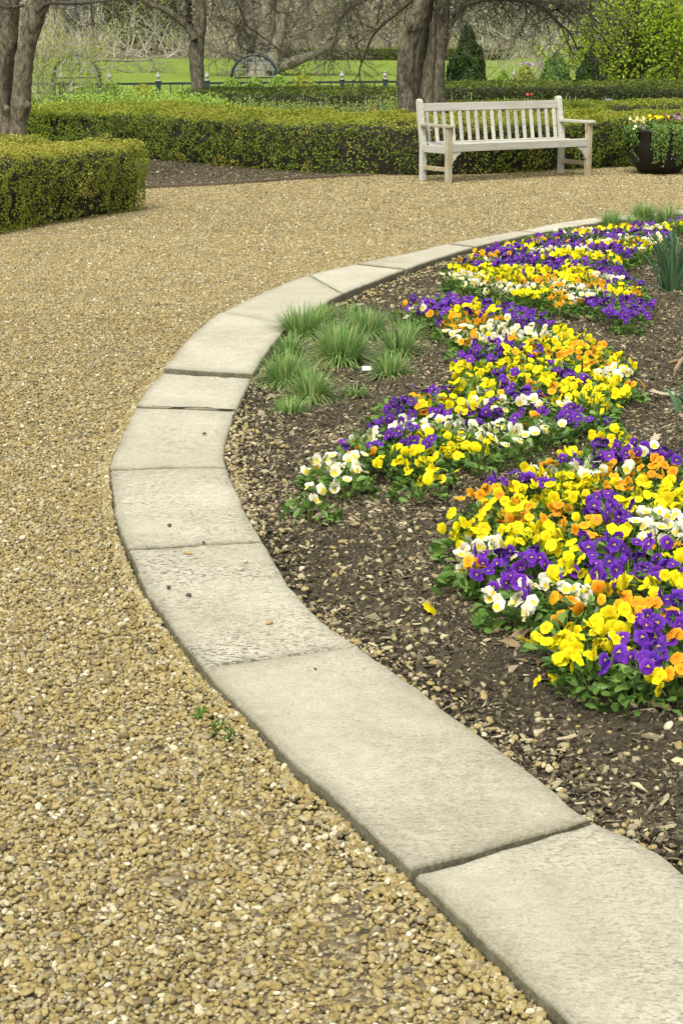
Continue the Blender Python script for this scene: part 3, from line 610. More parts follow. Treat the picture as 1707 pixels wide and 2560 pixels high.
def flower_mesh(col, k):
    mb = MB(); R_ = .5; e = (np.random.default_rng(k*31+len(col)).random(12)-.5)
    cup = (.06, -.14, .16)[k % 3]
    petal_patch(mb, .60+e[0]*.2, .50, .58, -.06+e[1]*.1, False, k*7+1, -.035)
    petal_patch(mb, -.60+e[2]*.2, .50, .58, -.06+e[3]*.1, False, k*7+2, -.03)
    petal_patch(mb, 1.75+e[4]*.2, .47, .56, cup, False, k*7+3, -.01)
    petal_patch(mb, -1.75+e[5]*.2, .47, .56, cup, False, k*7+4, -.008)
    petal_patch(mb, PI+e[6]*.2, .50, .72, cup*1.2, True, k*7+5, .01)
    for q in range(5):                                # calyx star and stub of the stalk, behind the petals
        a = q*2*PI/5 + .3; d = np.array([math.cos(a), math.sin(a), 0])
        mb.add([(0, 0, -.07), tuple(d*.12+np.array([-d[1], d[0], 0])*.045+[0, 0, -.075]), tuple(d*.27+[0, 0, -.085]), tuple(d*.12-np.array([-d[1], d[0], 0])*.045+[0, 0, -.075])], [[0, 1, 2, 3]], .5, 1)
    mb.tube([(0, 0, -.05), (0, -.02, -.18), (0, -.12, -.34), (0, -.30, -.5)], .022, 4, .5, 1, cap=False)
    return mb.mesh('flower', [PET[col], M['calyx']], True)
for col in PET: FLW[col] = [flower_mesh(col, k) for k in range(3)]
def foliage_mesh(seed, rad=.11, h=.115, n=70, ls=.034, mname='pansy_leaf'):
    r = np.random.default_rng(seed); mb = MB()
    az = r.random(n)*2*PI; rr = rad*np.sqrt(r.random(n)); z = h*(1-(rr/rad)**2*.75)*(.25+.7*r.random(n))+.005
    c = np.column_stack([rr*np.cos(az), rr*np.sin(az), z]); outd = np.column_stack([np.cos(az), np.sin(az), np.zeros(n)])
    t = unit(outd*(.6+.6*r.random((n, 1))) + r.normal(size=(n, 3))*.35 + [0, 0, .25]); nm = unit(r.normal(size=(n, 3))*.5 + [0, 0, .9] + outd*.25)
    L = ls*(.7+.7*r.random(n)); v = np.clip(r.random(n)*.7 + .3*z/h, 0, 1)
    # spoon shaped leaves: two quads each
    b = np.cross(nm, t); b = unit(b); Wd = L*.55
    P0 = c - t*L[:, None]*.55; P1 = c + b*Wd[:, None]*.5 + nm*.004; P2 = c + t*L[:, None]*.38 + b*Wd[:, None]*.32 + nm*.002
    P3 = c + t*L[:, None]*.5 - nm*.004; P4 = c + t*L[:, None]*.38 - b*Wd[:, None]*.32 + nm*.002; P5 = c - b*Wd[:, None]*.5 + nm*.004
    V = np.stack([P0, P1, P2, P3, P4, P5], 1).reshape(-1, 3); i = np.arange(n)*6
    mb.add(V, np.vstack([np.stack([i, i+1, i+2, i+3], 1), np.stack([i, i+3, i+4, i+5], 1)]), np.repeat(v, 6))
    for _ in range(9):
        a = r.random()*2*PI; q = rad*.7*r.random(); p1 = np.array([q*math.cos(a), q*math.sin(a), h*(.6+.42*r.random())])
        mb.tube([p1*[.3, .3, 0], p1*[.6, .6, .5], p1], .0016, 3, .8, cap=False)
    return mb.mesh('foliage', M[mname], True)
FOL = [foliage_mesh(100+k) for k in range(8)]
FOLB = [foliage_mesh(140+k, .125, .12, 115) for k in range(4)]

# flower spots read off the photo (full-size pixels): colour -> x, y of each bloom or tight cluster of blooms
def scl(l): return [(int(a*S), int(b*S)) for a, b in l]
SPOT = {'A': {}, 'B': {}, 'C': {}}
SPOT['A']['purple'] = [(1417,585),(1440,588),(1425,604),(1520,580),(1527,592),(1545,572),(1475,615),(1487,618),(1530,612),(1540,622),(1597,585),(1588,575),(1612,558),(1675,550),(1700,543),(1460,645),(1480,655),(1500,660),(1511,650),(1531,665),(1400,650),(1520,705),(1540,685),(1565,690),(1585,700),(1484,676),(1515,735),(1481,746),(1560,740),(1571,756),(1605,750),(1620,756),(1505,757),(1563,788)] + scl([(1145,575),(1180,600),(1200,620),(1230,580),(1260,600),(1280,553),(1240,632),(1105,605),(1215,600),(1270,615)])
SPOT['A']['yellow'] = [(1455,580),(1490,570),(1525,567),(1540,568),(1460,605),(1570,570),(1595,610),(1635,565),(1690,555),(1455,632),(1490,628),(1440,640),(1430,660),(1520,645),(1475,677),(1425,680),(1440,695),(1457,690),(1580,720),(1552,708),(1540,730),(1528,722),(1660,562)] + scl([(1040,605),(1100,580),(1110,610),(1135,620),(1200,558),(1170,560),(1190,640),(1245,660),(1220,670),(1290,620),(1280,580),(1300,640),(1330,640),(1160,630)])
SPOT['A']['orange'] = [(1463,568),(1510,602),(1540,597),(1590,565),(1575,600),(1582,606),(1402,685),(1410,735),(1490,706),(1595,728),(1400,750)] + scl([(1060,595),(1090,575),(1140,580),(1120,645),(1200,645),(1260,682),(1250,550),(1075,605)])
SPOT['A']['white'] = [(1405,575),(1470,570),(1480,592),(1475,600),(1495,597),(1565,590),(1605,620),(1618,600),(1650,570),(1510,690),(1525,692),(1455,715),(1465,730),(1490,720),(1430,735),(1405,705),(1445,745)] + scl([(1035,630),(1075,625),(1120,600),(1150,650),(1230,572),(1225,655),(1290,665),(1060,640),(1165,652)])
SPOT['B']['purple'] = scl([(975,700),(1000,690),(1025,690),(1010,735),(1040,690),(1080,715),(1110,690),(1130,720),(1160,700),(1180,725),(1210,740),(1240,740),(1265,738),(1090,797),(1115,790),(1110,815),(1150,790),(1135,805),(1195,795),(1240,800),(1140,855),(1162,860),(1280,850),(1310,860),(1300,840),(1340,865),(1180,905),(1210,900),(1240,905),(955,890),(1000,900),(930,915),(1020,890),(890,940),(920,945),(970,945),(1010,940),(1060,950),(1100,940),(1140,940),(1080,945),(1250,945),(1272,940),(1310,935),(1330,940),(1290,952),(1370,965),(870,970),(790,1015),(870,1017),(910,1000),(940,1012),(980,1022),(920,1022),(900,925)])
SPOT['B']['yellow'] = scl([(1060,705),(1120,767),(1210,800),(1270,780),(1300,760),(1310,790),(1240,825),(1345,775),(1330,800),(1050,845),(1080,840),(1110,835),(1150,830),(1040,880),(1200,862),(1230,850),(1250,865),(1175,835),(1090,880),(1120,885),(1280,830),(1400,810),(1370,820),(1350,840),(1450,830),(1350,890),(1385,890),(1380,912),(1340,905),(1430,900),(1365,900),(970,925),(1040,910),(1085,905),(1030,930),(1120,910),(1060,890),(1050,1005),(1020,990),(1075,1005),(900,1030),(930,1037),(950,1042),(910,1062),(940,1075),(985,1090),(1030,1045),(1000,1080),(1100,860),(1215,840),(1265,870),(1395,895),(1415,870)])
SPOT['B']['orange'] = scl([(930,695),(1040,722),(1100,718),(1085,725),(1092,767),(1150,732),(1060,785),(1180,775),(1290,812),(1260,810),(1340,790),(1360,782),(1350,812),(1200,830),(1270,885),(1330,822),(1390,832),(1440,880),(1150,900),(1215,885),(990,915),(960,930),(1210,972),(1230,960),(820,1032),(860,1035)])
SPOT['B']['white'] = scl([(945,708),(1050,760),(1080,750),(1130,745),(1180,757),(1100,777),(1410,840),(1430,847),(1415,855),(1070,925),(1100,895),(1140,970),(1170,985),(1110,990),(1160,1002),(1190,1010),(1125,980),(850,995),(720,1060),(760,1065),(800,1055),(770,1082),(710,1115),(820,1067),(745,1055),(1060,985),(1040,770)])
SPOT['C']['purple'] = [(1405,1145),(1435,1140),(1485,1125),(1500,1137),(1545,1135),(1565,1120),(1585,1105),(1640,1130),(1665,1125),(1235,1190),(1265,1200),(1300,1190),(1320,1192),(1500,1235),(1535,1240),(1530,1262),(1552,1272),(1465,1270),(1490,1282),(1570,1285),(1210,1397),(1275,1377),(1220,1427),(1270,1410),(1300,1420),(1328,1388),(1500,1352),(1535,1362),(1590,1355),(1620,1360),(1480,1387),(1550,1402),(1640,1392),(1665,1405),(1490,1432),(1560,1437),(1540,1425),(1265,1457),(1690,1500),(1680,1537),(1555,1592),(1605,1592),(1575,1642),(1612,1652),(1620,1622),(1670,1602),(1655,1650),(1512,1650),(1690,1150),(1745,1400),(1760,1250)]
SPOT['C']['yellow'] = [(1480,1095),(1500,1090),(1430,1127),(1570,1097),(1530,1068),(1350,1180),(1372,1182),(1335,1212),(1380,1222),(1425,1187),(1430,1207),(1310,1222),(1615,1207),(1215,1255),(1460,1242),(1580,1242),(1650,1242),(1690,1227),(1692,1260),(1280,1272),(1310,1262),(1440,1292),(1320,1312),(1180,1327),(1210,1320),(1260,1322),(1140,1337),(1340,1347),(1365,1340),(1377,1362),(1425,1352),(1300,1352),(1530,1322),(1560,1327),(1700,1392),(1380,1427),(1450,1432),(1590,1447),(1420,1392),(1690,1442),(1630,1452),(1530,1457),(1471,1557),(1525,1552),(1550,1572),(1365,1602),(1410,1587),(1445,1592),(1420,1612),(1500,1607),(1475,1637),(1395,1642),(1640,1677),(1350,1325),(1400,1330),(1400,1190),(1355,1230),(1750,1330),(1750,1200)]
SPOT['C']['orange'] = [(1375,1155),(1570,1157),(1590,1147),(1635,1160),(1660,1162),(1465,1197),(1500,1192),(1535,1192),(1570,1222),(1180,1237),(1200,1237),(1215,1262),(1265,1222),(1322,1264),(1275,1297),(1375,1267),(1400,1267),(1420,1272),(1360,1297),(1400,1287),(1460,1312),(1480,1337),(1490,1297),(1565,1312),(1620,1347),(1170,1402),(1195,1407),(1690,1362),(1380,1492),(1415,1502),(1500,1497),(1520,1472),(1600,1522),(1620,1502),(1660,1532),(1400,1537),(1690,1642),(1702,1672),(1695,1582),(1752,1500)]
SPOT['C']['white'] = [(1610,1117),(1430,1167),(1465,1167),(1505,1172),(1330,1172),(1660,1282),(1690,1282),(1665,1312),(1700,1327),(1175,1352),(1200,1362),(1225,1347),(1240,1367),(1160,1372),(1140,1387),(1230,1477),(1310,1457),(1360,1447),(1410,1467),(1440,1482),(1290,1507),(1330,1502),(1720,1290),(1250,1352)]
ZF = {'A': .15, 'B': .15, 'C': .165}
DRIFT = {'A': [(1025, 630), (1045, 600), (1110, 570), (1190, 548), (1300, 527), (1440, 512), (1545, 503), (1540, 535), (1480, 570), (1425, 600), (1450, 640), (1480, 670), (1490, 720), (1430, 728), (1340, 695), (1250, 685), (1180, 675), (1090, 650)],
         'B': [(922, 700), (960, 680), (1030, 675), (1120, 685), (1190, 700), (1275, 735), (1350, 770), (1455, 815), (1460, 850), (1435, 915), (1390, 935), (1365, 970), (1290, 975), (1200, 1015), (1130, 1030), (1060, 1040), (985, 1085), (890, 1075), (780, 1090), (715, 1105), (710, 1065), (775, 1015), (865, 985), (890, 935), (955, 890), (1035, 872), (1045, 835), (1065, 800), (1050, 775), (1010, 750), (985, 730)],
         'C': [(1120, 1095), (1190, 1085), (1290, 1045), (1340, 1015), (1400, 1000), (1470, 1015), (1540, 1030), (1600, 1060), (1620, 1300), (1625, 1560), (1540, 1530), (1500, 1520), (1370, 1490), (1290, 1470), (1250, 1430), (1200, 1390), (1145, 1350), (1055, 1275), (1045, 1215), (1075, 1170), (1070, 1130)]}
rf = np.random.default_rng(5)                          # fill the holes left between the read-off blooms with the colour growing next to them
for dr, pg in DRIFT.items():
    pw = np.array([G(a*S, b*S, ZF[dr])[:2] for a, b in pg]); cols = []; pts_ = []
    for col, l in SPOT[dr].items():
        for q in l: cols.append(col); pts_.append(G(q[0], q[1], ZF[dr])[:2])
    for _ in range(6000):
        c = rf.uniform(pw.min(0), pw.max(0))
        if not all(inpoly(c[:1]+a_, c[1:]+b_, pw)[0] for a_, b_ in ((.03, 0), (-.03, 0), (0, .05), (0, -.05))): continue
        dd = np.hypot(*(np.array(pts_)-c).T)
        if dd.min() < (.062 if dr == 'C' else .072): continue
        j = int(np.argsort(dd)[rf.integers(0, 2)]); col = cols[j]; pts_.append(c); cols.append(col)
        v3 = np.array([c[0], c[1], ZF[dr]-H]); w_ = cp*v3[1] - sp*v3[2]; SPOT[dr][col].append((853.5 + F*v3[0]/w_, 1280 - F*(sp*v3[1] + cp*v3[2])/w_))
DNAME = {'A': 'far drift', 'B': 'middle drift', 'C': 'front drift'}
SIZE = {'purple': .047, 'yellow': .042, 'orange': .040, 'white': .043}
rp = np.random.default_rng(21); plants = []
for dr in 'ABC':
    for col, l in SPOT[dr].items():
        P3 = [G(u, v, ZF[dr] + rp.uniform(-.015, .015)) for u, v in l]; left = list(range(len(P3)))
        while left:                                   # gather neighbouring blooms of one colour into one plant
            i = left.pop(0); mem = [i]
            for j in list(left):
                if len(mem) < 9 and np.hypot(*(P3[j]-P3[i])[:2]) < .19: mem.append(j); left.remove(j)
            plants.append([dr, col, np.array([P3[q] for q in mem])])
cent = np.array([p[2].mean(0) for p in plants])
def flower(parent, base, pos, col, size, r):
    o = link('flower', FLW[col][r.integers(3)], parent, pos - base)
    az = r.normal(-PI/2-.3, 1.5); el = r.uniform(-.1, 1.15)
    nrm = Vector((math.cos(az)*math.cos(el), math.sin(az)*math.cos(el), math.sin(el))); q = nrm.to_track_quat('Z', 'Y')
    o.rotation_euler = (q @ Matrix.Rotation(r.normal(0, .3), 3, 'Z').to_quaternion()).to_euler()
    s_ = size*r.uniform(.82, 1.12); o.scale = (s_, s_, s_); return o
many = {2: 'two', 3: 'three', 4: 'four', 5: 'five', 6: 'six', 7: 'seven', 8: 'eight', 9: 'nine', 10: 'ten', 11: 'eleven', 12: 'twelve'}
lab_seen = {}
ext = {d: (min(p[2].mean(0)[0] for p in plants if p[0] == d), max(p[2].mean(0)[0] for p in plants if p[0] == d), min(p[2].mean(0)[1] for p in plants if p[0] == d), max(p[2].mean(0)[1] for p in plants if p[0] == d)) for d in 'ABC'}
for k, (dr, col, pts_) in enumerate(plants):
    c = pts_.mean(0) + [0, .02, 0]; base = np.array([c[0], c[1], float(soil_z(c[None, :2])[0])])
    pl = thing('pansy_plant', base, None, 'pansy', rz=0)
    big = len(pts_) > 2
    fo = link('foliage', (FOLB if big else FOL)[rp.integers(4 if big else 8)], pl); fo.rotation_euler = (0, 0, rp.uniform(0, 6.28)); s_ = rp.uniform(.85, 1.1); fo.scale = (s_, s_, s_*rp.uniform(.9, 1.15))
    nb = 0
    for q in pts_:
        flower(pl, base, q, col, SIZE[col], rp); nb += 1
        for _ in range(int(rp.choice({'purple': [1, 2, 2, 3], 'yellow': [2, 3, 4, 4], 'orange': [1, 1, 2, 2], 'white': [2, 3, 3, 3]}[col]))):
            off = np.array([rp.normal(0, .031), rp.normal(0, .028), rp.normal(-.012, .016)]); flower(pl, base, q+off, col, SIZE[col], rp); nb += 1
    dd = np.hypot(*(cent[:, :2]-cent[k][:2]).T); oth = [j for j in np.argsort(dd)[1:] if plants[j][1] != col][:2]
    n1_, n2_ = plants[oth[0]][1], plants[oth[1]][1]
    nbt = f'beside {n1_} ones' if n1_ == n2_ else f'between {n1_} and {n2_} ones'
    x0, x1, y0, y1 = ext[dr]; fx = (c[0]-x0)/(x1-x0); fy = (c[1]-y0)/(y1-y0)
    zone = ('near' if fy < .25 else 'lower' if fy < .5 else 'upper' if fy < .75 else 'far') + ' ' + ('left' if fx < .25 else 'mid-left' if fx < .5 else 'mid-right' if fx < .75 else 'right')
    zone += ' of the ' + DNAME[dr]
    lb = f'{col} pansy, {many.get(nb, "many")} blooms, {nbt}, {zone}'
    pl['label'] = lb; lab_seen.setdefault(lb, []).append(pl)
    pl['group'] = f'{col} pansies in the {DNAME[dr]}'

for lb, ps in lab_seen.items():
    if len(ps) > 1:
        ps.sort(key=lambda o: o.location.x)
        for w_, o in zip((['left one', 'right one'] if len(ps) == 2 else ['left one', 'middle one', 'right one']), ps): o['label'] = lb.replace(' ones', '').replace('pansy, ', 'pansy, ' + w_ + ', ')

# ------------------------------------------------------------------ fescue tufts
def tuft(name, base, h, rad, n, label, cat, seed, mname='fescue', wd=.0036, stiff=.25, group=None, dry=.14):
    r = np.random.default_rng(seed); root = thing(name, base, label, cat, group)
    def blades(n, hh, spread, vr):
        mb = MB(); az = r.random(n)*2*PI; inc = np.abs(r.normal(0, spread*1.15, n)); L = hh*(.6+.5*r.random(n))
        o = np.column_stack([np.cos(az), np.sin(az)])*(rad*.25*np.sqrt(r.random(n)))[:, None]
        d = np.column_stack([np.cos(az), np.sin(az)]); sd = np.column_stack([-d[:, 1], d[:, 0], np.zeros(n)]); W_ = wd*(.7+.6*r.random(n))[:, None]
        ss = [0, .35, .7, 1.0]; rows = []
        for s_ in ss:
            a = np.minimum(inc*(.45+.9*s_*(1-stiff)+.35*s_), 1.9); rows.append(np.column_stack([o + d*(L*s_*np.sin(a))[:, None], np.maximum(L*s_*np.cos(a), .004)]))
        V = np.stack([np.stack([q - sd*W_*(1-s_*.9), q + sd*W_*(1-s_*.9)], 1) for q, s_ in zip(rows, ss)], 1).reshape(-1, 3)
        i = np.arange(n)[:, None]*8; Fq = np.stack([i+0, i+1, i+3, i+2, i+2, i+3, i+5, i+4, i+4, i+5, i+7, i+6], -1).reshape(-1, 4)
        mb.add(V, Fq, np.repeat(vr, 8)); return mb
    v = np.clip(r.normal(.5, .26, n), 0, .85); blades(n, h, .62, v).build('blades', M[mname], root)
    nd = int(n*dry)
    if nd: blades(nd, h*.85, 1.15, np.clip(r.normal(.95, .08, nd), .8, 1)).build('dry_blades', M[mname], root)
    return root
T = [(745, 845, .15, .14, 380, 'large green fescue tuft against the kerb, upper left of the clump'), (905, 845, .14, .13, 330, 'broad green fescue tuft in the upper right of the clump'),
     (842, 905, .16, .15, 420, 'biggest yellowish green fescue tuft in the middle of the clump'), (705, 965, .14, .11, 320, 'dense blue-green fescue tuft next to the kerb at lower left of the clump'),
     (770, 1000, .12, .10, 260, 'small dark green fescue tuft at the bottom of the clump'), (985, 890, .13, .10, 240, 'greyish fescue tuft at the right end of the clump'),
     (965, 945, .11, .10, 190, 'straw-coloured thin fescue tuft beside the white tag'), (715, 890, .10, .08, 170, 'small fescue tuft tucked between the kerb and the big upper tuft'),
     (795, 812, .11, .10, 200, 'pale fescue tuft near the top left of the clump by the kerb'), (865, 800, .09, .08, 120, 'thin grey fescue tuft at the top of the clump'),
     (715, 1035, .07, .10, 110, 'sparse flattened fescue tuft, lowest of the clump'), (1010, 850, .10, .09, 130, 'thin fescue tuft at the upper right corner of the clump'),
     (835, 870, .12, .11, 200, 'bright green fescue tuft just behind the biggest one'), (880, 990, .05, .07, 60, 'tiny yellow grass tuft below the biggest fescue'),
     (1527, 570, .13, .10, 220, 'thin fescue tuft on the far kerb, left of the darker one'), (1607, 556, .15, .12, 320, 'dark dense fescue tuft by the far kerb near the daffodils'),
     (1580, 572, .10, .10, 160, 'low grey-green fescue tuft between the two at the far kerb'), (1665, 560, .15, .13, 240, 'pale fescue tuft behind the daffodil leaves')]
for k, (u, v, h, rd, n, lb) in enumerate(T):
    b_ = G(u + (10 if u < 1100 else 0), v, .03); tuft('fescue_tuft', b_, h*1.28, rd*2.6, int(n*1.9), lb, 'grass tuft', 300+k, group='fescue tufts in the bed', dry=.30)
# daffodil leaves
def daff(base, n, h, label, seed):
    r = np.random.default_rng(seed); root = thing('daffodil_clump', base, label, 'daffodil')
    for k in range(n):
        az = r.random()*2*PI; inc = abs(r.normal(0, .28))+.04; L = h*r.uniform(.75, 1.1); d = np.array([math.cos(az), math.sin(az)]); o = d*r.uniform(0, .07); pts_ = []
        for s_ in np.linspace(0, 1, 6):
            a = inc*(.6+.9*s_*s_); pts_.append([*(o+d*L*s_*math.sin(a)), L*s_*math.cos(a)])
        pts_ = np.array(pts_); fa = r.random()*PI; sd = np.array([math.cos(fa), math.sin(fa), 0]); w = .009*r.uniform(.7, 1.2)*np.array([.8, 1, 1, .95, .8, .15])[:, None]
        nn = np.array([-sd[1], sd[0], 0])*.0025
        V = np.vstack([pts_-sd*w, pts_+nn, pts_+sd*w]); mb = MB(); mb.add(V, [[j, j+6, j+7, j+1] for j in range(5)] + [[j+6, j+12, j+13, j+7] for j in range(5)], np.clip(r.random()*.8+.1, 0, 1))
        mb.build('leaf', M['daffodil'], root, True)
daff(G(1680, 730, .03), 42, .40, 'tall clump of green daffodil leaves without flowers at the right edge', 5)
daff(G(1705, 690, .03), 26, .38, 'second daffodil leaf clump partly cut off behind the tall one', 6)
daff(G(1722, 1045, .03), 9, .16, 'short daffodil leaves poking in at the right edge lower down', 8)
bl = MB(); q = [G(1672, 735, .035), G(1655, 722, .06), G(1635, 712, .075), G(1613, 716, .05)]; q = catmull(q, 5); sd = np.array([.2, .9, .2])*.009
bl.add(np.vstack([q-sd*np.linspace(1, .3, len(q))[:, None], q+sd*np.linspace(1, .3, len(q))[:, None]]), [[i, i+1, len(q)+i+1, len(q)+i] for i in range(len(q)-1)], .5)
tag(bl.build('daffodil_leaf', M['daffodil'], smooth=True), 'single daffodil leaf bent over to the soil beside the tall clump', 'leaf')

# ------------------------------------------------------------------ fallen leaves, tag, stones
def dry_leaf(u, v, size, label, seed, z=.05, tone=.6, oak=True, name='fallen_leaf'):
    r = np.random.default_rng(seed); n = 22; an = np.linspace(0, 2*PI, n, endpoint=False)
    rad = (.30 + .10*np.cos(an*2) + (.09*np.cos(an*7+r.random()*6) if oak else 0))*(1+.15*(r.random(n)-.5)); x = np.cos(an)*rad*1.35; y = np.sin(an)*rad*.85
    zc = .16*np.abs(y) + .10*x*x*2 + .05*(r.random(n)-.5)
    mb = MB(); V = np.vstack([np.column_stack([x, y, zc]), np.column_stack([x*.5, y*.5, zc*.4]), [[0, 0, 0]]])*size
    mb.add(V, [[i, (i+1) % n, n+(i+1) % n, n+i] for i in range(n)] + [[n+i, n+(i+1) % n, 2*n, 2*n] for i in range(n)], np.clip(tone+.2*(r.random(len(V))-.5), 0, 1))
    o = mb.build(name, M['dry_leaf'], None, True, G(u, v, z)); o.rotation_euler = (r.normal(0, .25), r.normal(0, .25), r.random()*6.28); return tag(o, label, 'leaf')
for k, a in enumerate([(1275, 1600, .13, 'curled tan oak leaf lying before the nearest yellow pansies'), (1300, 1612, .10, 'second tan oak leaf touching the first before the nearest pansies'),
        (1355, 1655, .12, 'grey-brown oak leaf at the foot of the nearest yellow pansies'), (1365, 1700, .07, 'rounded pale leaf below the nearest yellow pansies', .7), (1570, 1690, .13, 'brown leaf under the nearest purple pansies', .3),
        (1128, 1438, .06, 'pale oval leaf just left of the front pansies', .7), (1098, 1442, .05, 'narrow grey leaf left of the oval leaf by the front pansies', .6),
        (915, 1218, .06, 'pale round leaf under the tip of the middle drift', .6), (885, 1228, .06, 'thin curled leaf left of the round one under the middle drift', .5), (793, 1290, .06, 'oval grey leaf on the bare soil near the kerb', .7),
        (878, 1305, .05, 'small tan leaf on the soil right of the oval grey leaf', .6), (1658, 985, .14, 'pale tan pointed leaf on the soil near the right edge', .95), (1637, 1096, .09, 'small pale curled leaf above the front drift at right', .95),
        (1645, 772, .12, 'pale leaf lying beside the far drift near the daffodils', .95), (1420, 1180, .10, 'brown leaf among the far edge of the front drift', .3), (1645, 1765, .07, 'tan leaf on the gravelly soil at lower right', .5),
        (1325, 1037, .11, 'large brown dead leaf standing up among white and orange pansies', .25), (1240, 1195, .08, 'dark brown leaf in the gap between middle and front drifts', .2), (1415, 1845, .05, 'pinkish flat flake on the stony soil near the kerb', .8)]):
    dry_leaf(a[0], a[1], a[2], a[3], 40+k, z=.055 if k != 16 else .13, tone=a[4] if len(a) > 4 else .5, oak=k not in (5, 7, 9, 10, 18))
for k, (u, v, u2, v2) in enumerate([(1668, 908, 1707, 903), (1687, 925, 1712, 890)]):
    a, b = G(u, v, .05), G(u2, v2, .055); mb = MB(); mb.tube([a, (a+b)/2+[0, 0, .006], b], [.010, .012, .009], 6, .35+.3*k, jit=.3)
    tag(mb.build('dry_stalk', M['dry_leaf']), ('brown dry stalk lying flat on the mulch at the right edge', 'tan dry stalk crossing the brown one at the right edge')[k], 'stalk')
mb = MB(); mb.box((0, 0, .012), (.045, .006, .028)); o = mb.build('plant_tag', M['tag'], None, False, G(917, 926, .035)); o.rotation_euler = (-.9, 0, .1); tag(o, 'small white plant tag beside the fescue tufts', 'tag')
for k, (u, v, D, lb) in enumerate([(1522, 251, 28.6, 'small blue-grey plant label on a stake, left of the other one'), (1622, 246, 33, 'small blue-grey plant label on a stake near the dark hedge block')]):
    p_ = P(u, v, D); s_ = thing('plant_label', (p_[0], p_[1], 0), lb, 'plant label'); mb = MB(); mb.box((0, 0, p_[2]), (px(16, D), .01, px(7, D)), np.array(Matrix.Rotation(-.6, 3, 'X'))); mb.build('plate', M['sign'], s_)
    mb = MB(); mb.tube([(0, .01, 0), (0, .01, p_[2])], .006, 5); mb.build('stake', M['iron'], s_)
fpet = thing('fallen_pansy', G(1077, 1522, .05), 'fallen yellow pansy bloom lying on the bare soil', 'flower'); o = flower(fpet, np.zeros(3), np.array([0, 0, .006]), 'yellow', .05, rp); o.rotation_euler = (.5, .25, 1.0)
fpet = thing('fallen_pansy', G(1385, 1698, .05), 'fallen yellow bloom at the foot of the nearest pansies', 'flower'); o = flower(fpet, np.zeros(3), np.array([0, 0, .006]), 'yellow', .045, rp); o.rotation_euler = (1.2, .1, .3)
fpet = thing('fallen_pansy', G(1530, 1712, .05), 'fallen purple bloom lying below the nearest purple pansies', 'flower'); o = flower(fpet, np.zeros(3), np.array([0, 0, .012]), 'purple', .045, rp); o.rotation_euler = (.9, .2, 2.3)

# pebbles: a few source shapes, then the gravel and mulch as masses of instances
def rock_mesh(name, seed, flat, mt, sub=2, amp=.28, ang=False):
    bm = bmesh.new(); bmesh.ops.create_icosphere(bm, subdivisions=sub, radius=.5); r = np.random.default_rng(seed); V = np.array([v.co for v in bm.verts])
    sc_ = np.array([r.uniform(.85, 1.25), r.uniform(.65, .95), flat*r.uniform(.8, 1.2)])
    d = 1 + amp*((vnoise(V*1.0+seed*3.1+20, 2.4)-.5)*1.6)
    for _ in range(5):                                  # knock off flats
        nn = unit(r.normal(size=3)); lim = r.uniform(.34, .44); h_ = V @ nn; V = V - np.outer(np.maximum(h_-lim, 0), nn)*.9
    V = V*d[:, None]*sc_
    for v, q in zip(bm.verts, V): v.co = q
    me = bpy.data.meshes.new(name); bm.to_mesh(me); bm.free(); me.materials.append(mt)
    for p_ in me.polygons: p_.use_smooth = not ang
    return me
def chip_mesh(name, seed, mt):
    r = np.random.default_rng(seed); n = 6; an = np.sort(r.random(n))*2*PI; x = np.cos(an)*.5*r.uniform(.8, 1.2, n); y = np.sin(an)*.28*r.uniform(.7, 1.3, n); bend = r.uniform(-.3, .5)
    z = bend*x*x + .06*(r.random(n)-.5); V = np.vstack([np.column_stack([x, y, z+.05]), np.column_stack([x*1.03, y*1.03, z-.05])])
    bm = bmesh.new(); vs_ = [bm.verts.new(q) for q in V]; bm.faces.new(vs_[:n]); bm.faces.new(vs_[n:][::-1])
    for i in range(n): bm.faces.new([vs_[i], vs_[n+i], vs_[n+(i+1) % n], vs_[(i+1) % n]])
    bmesh.ops.recalc_face_normals(bm, faces=bm.faces); me = bpy.data.meshes.new(name); bm.to_mesh(me); bm.free(); me.materials.append(mt); return me
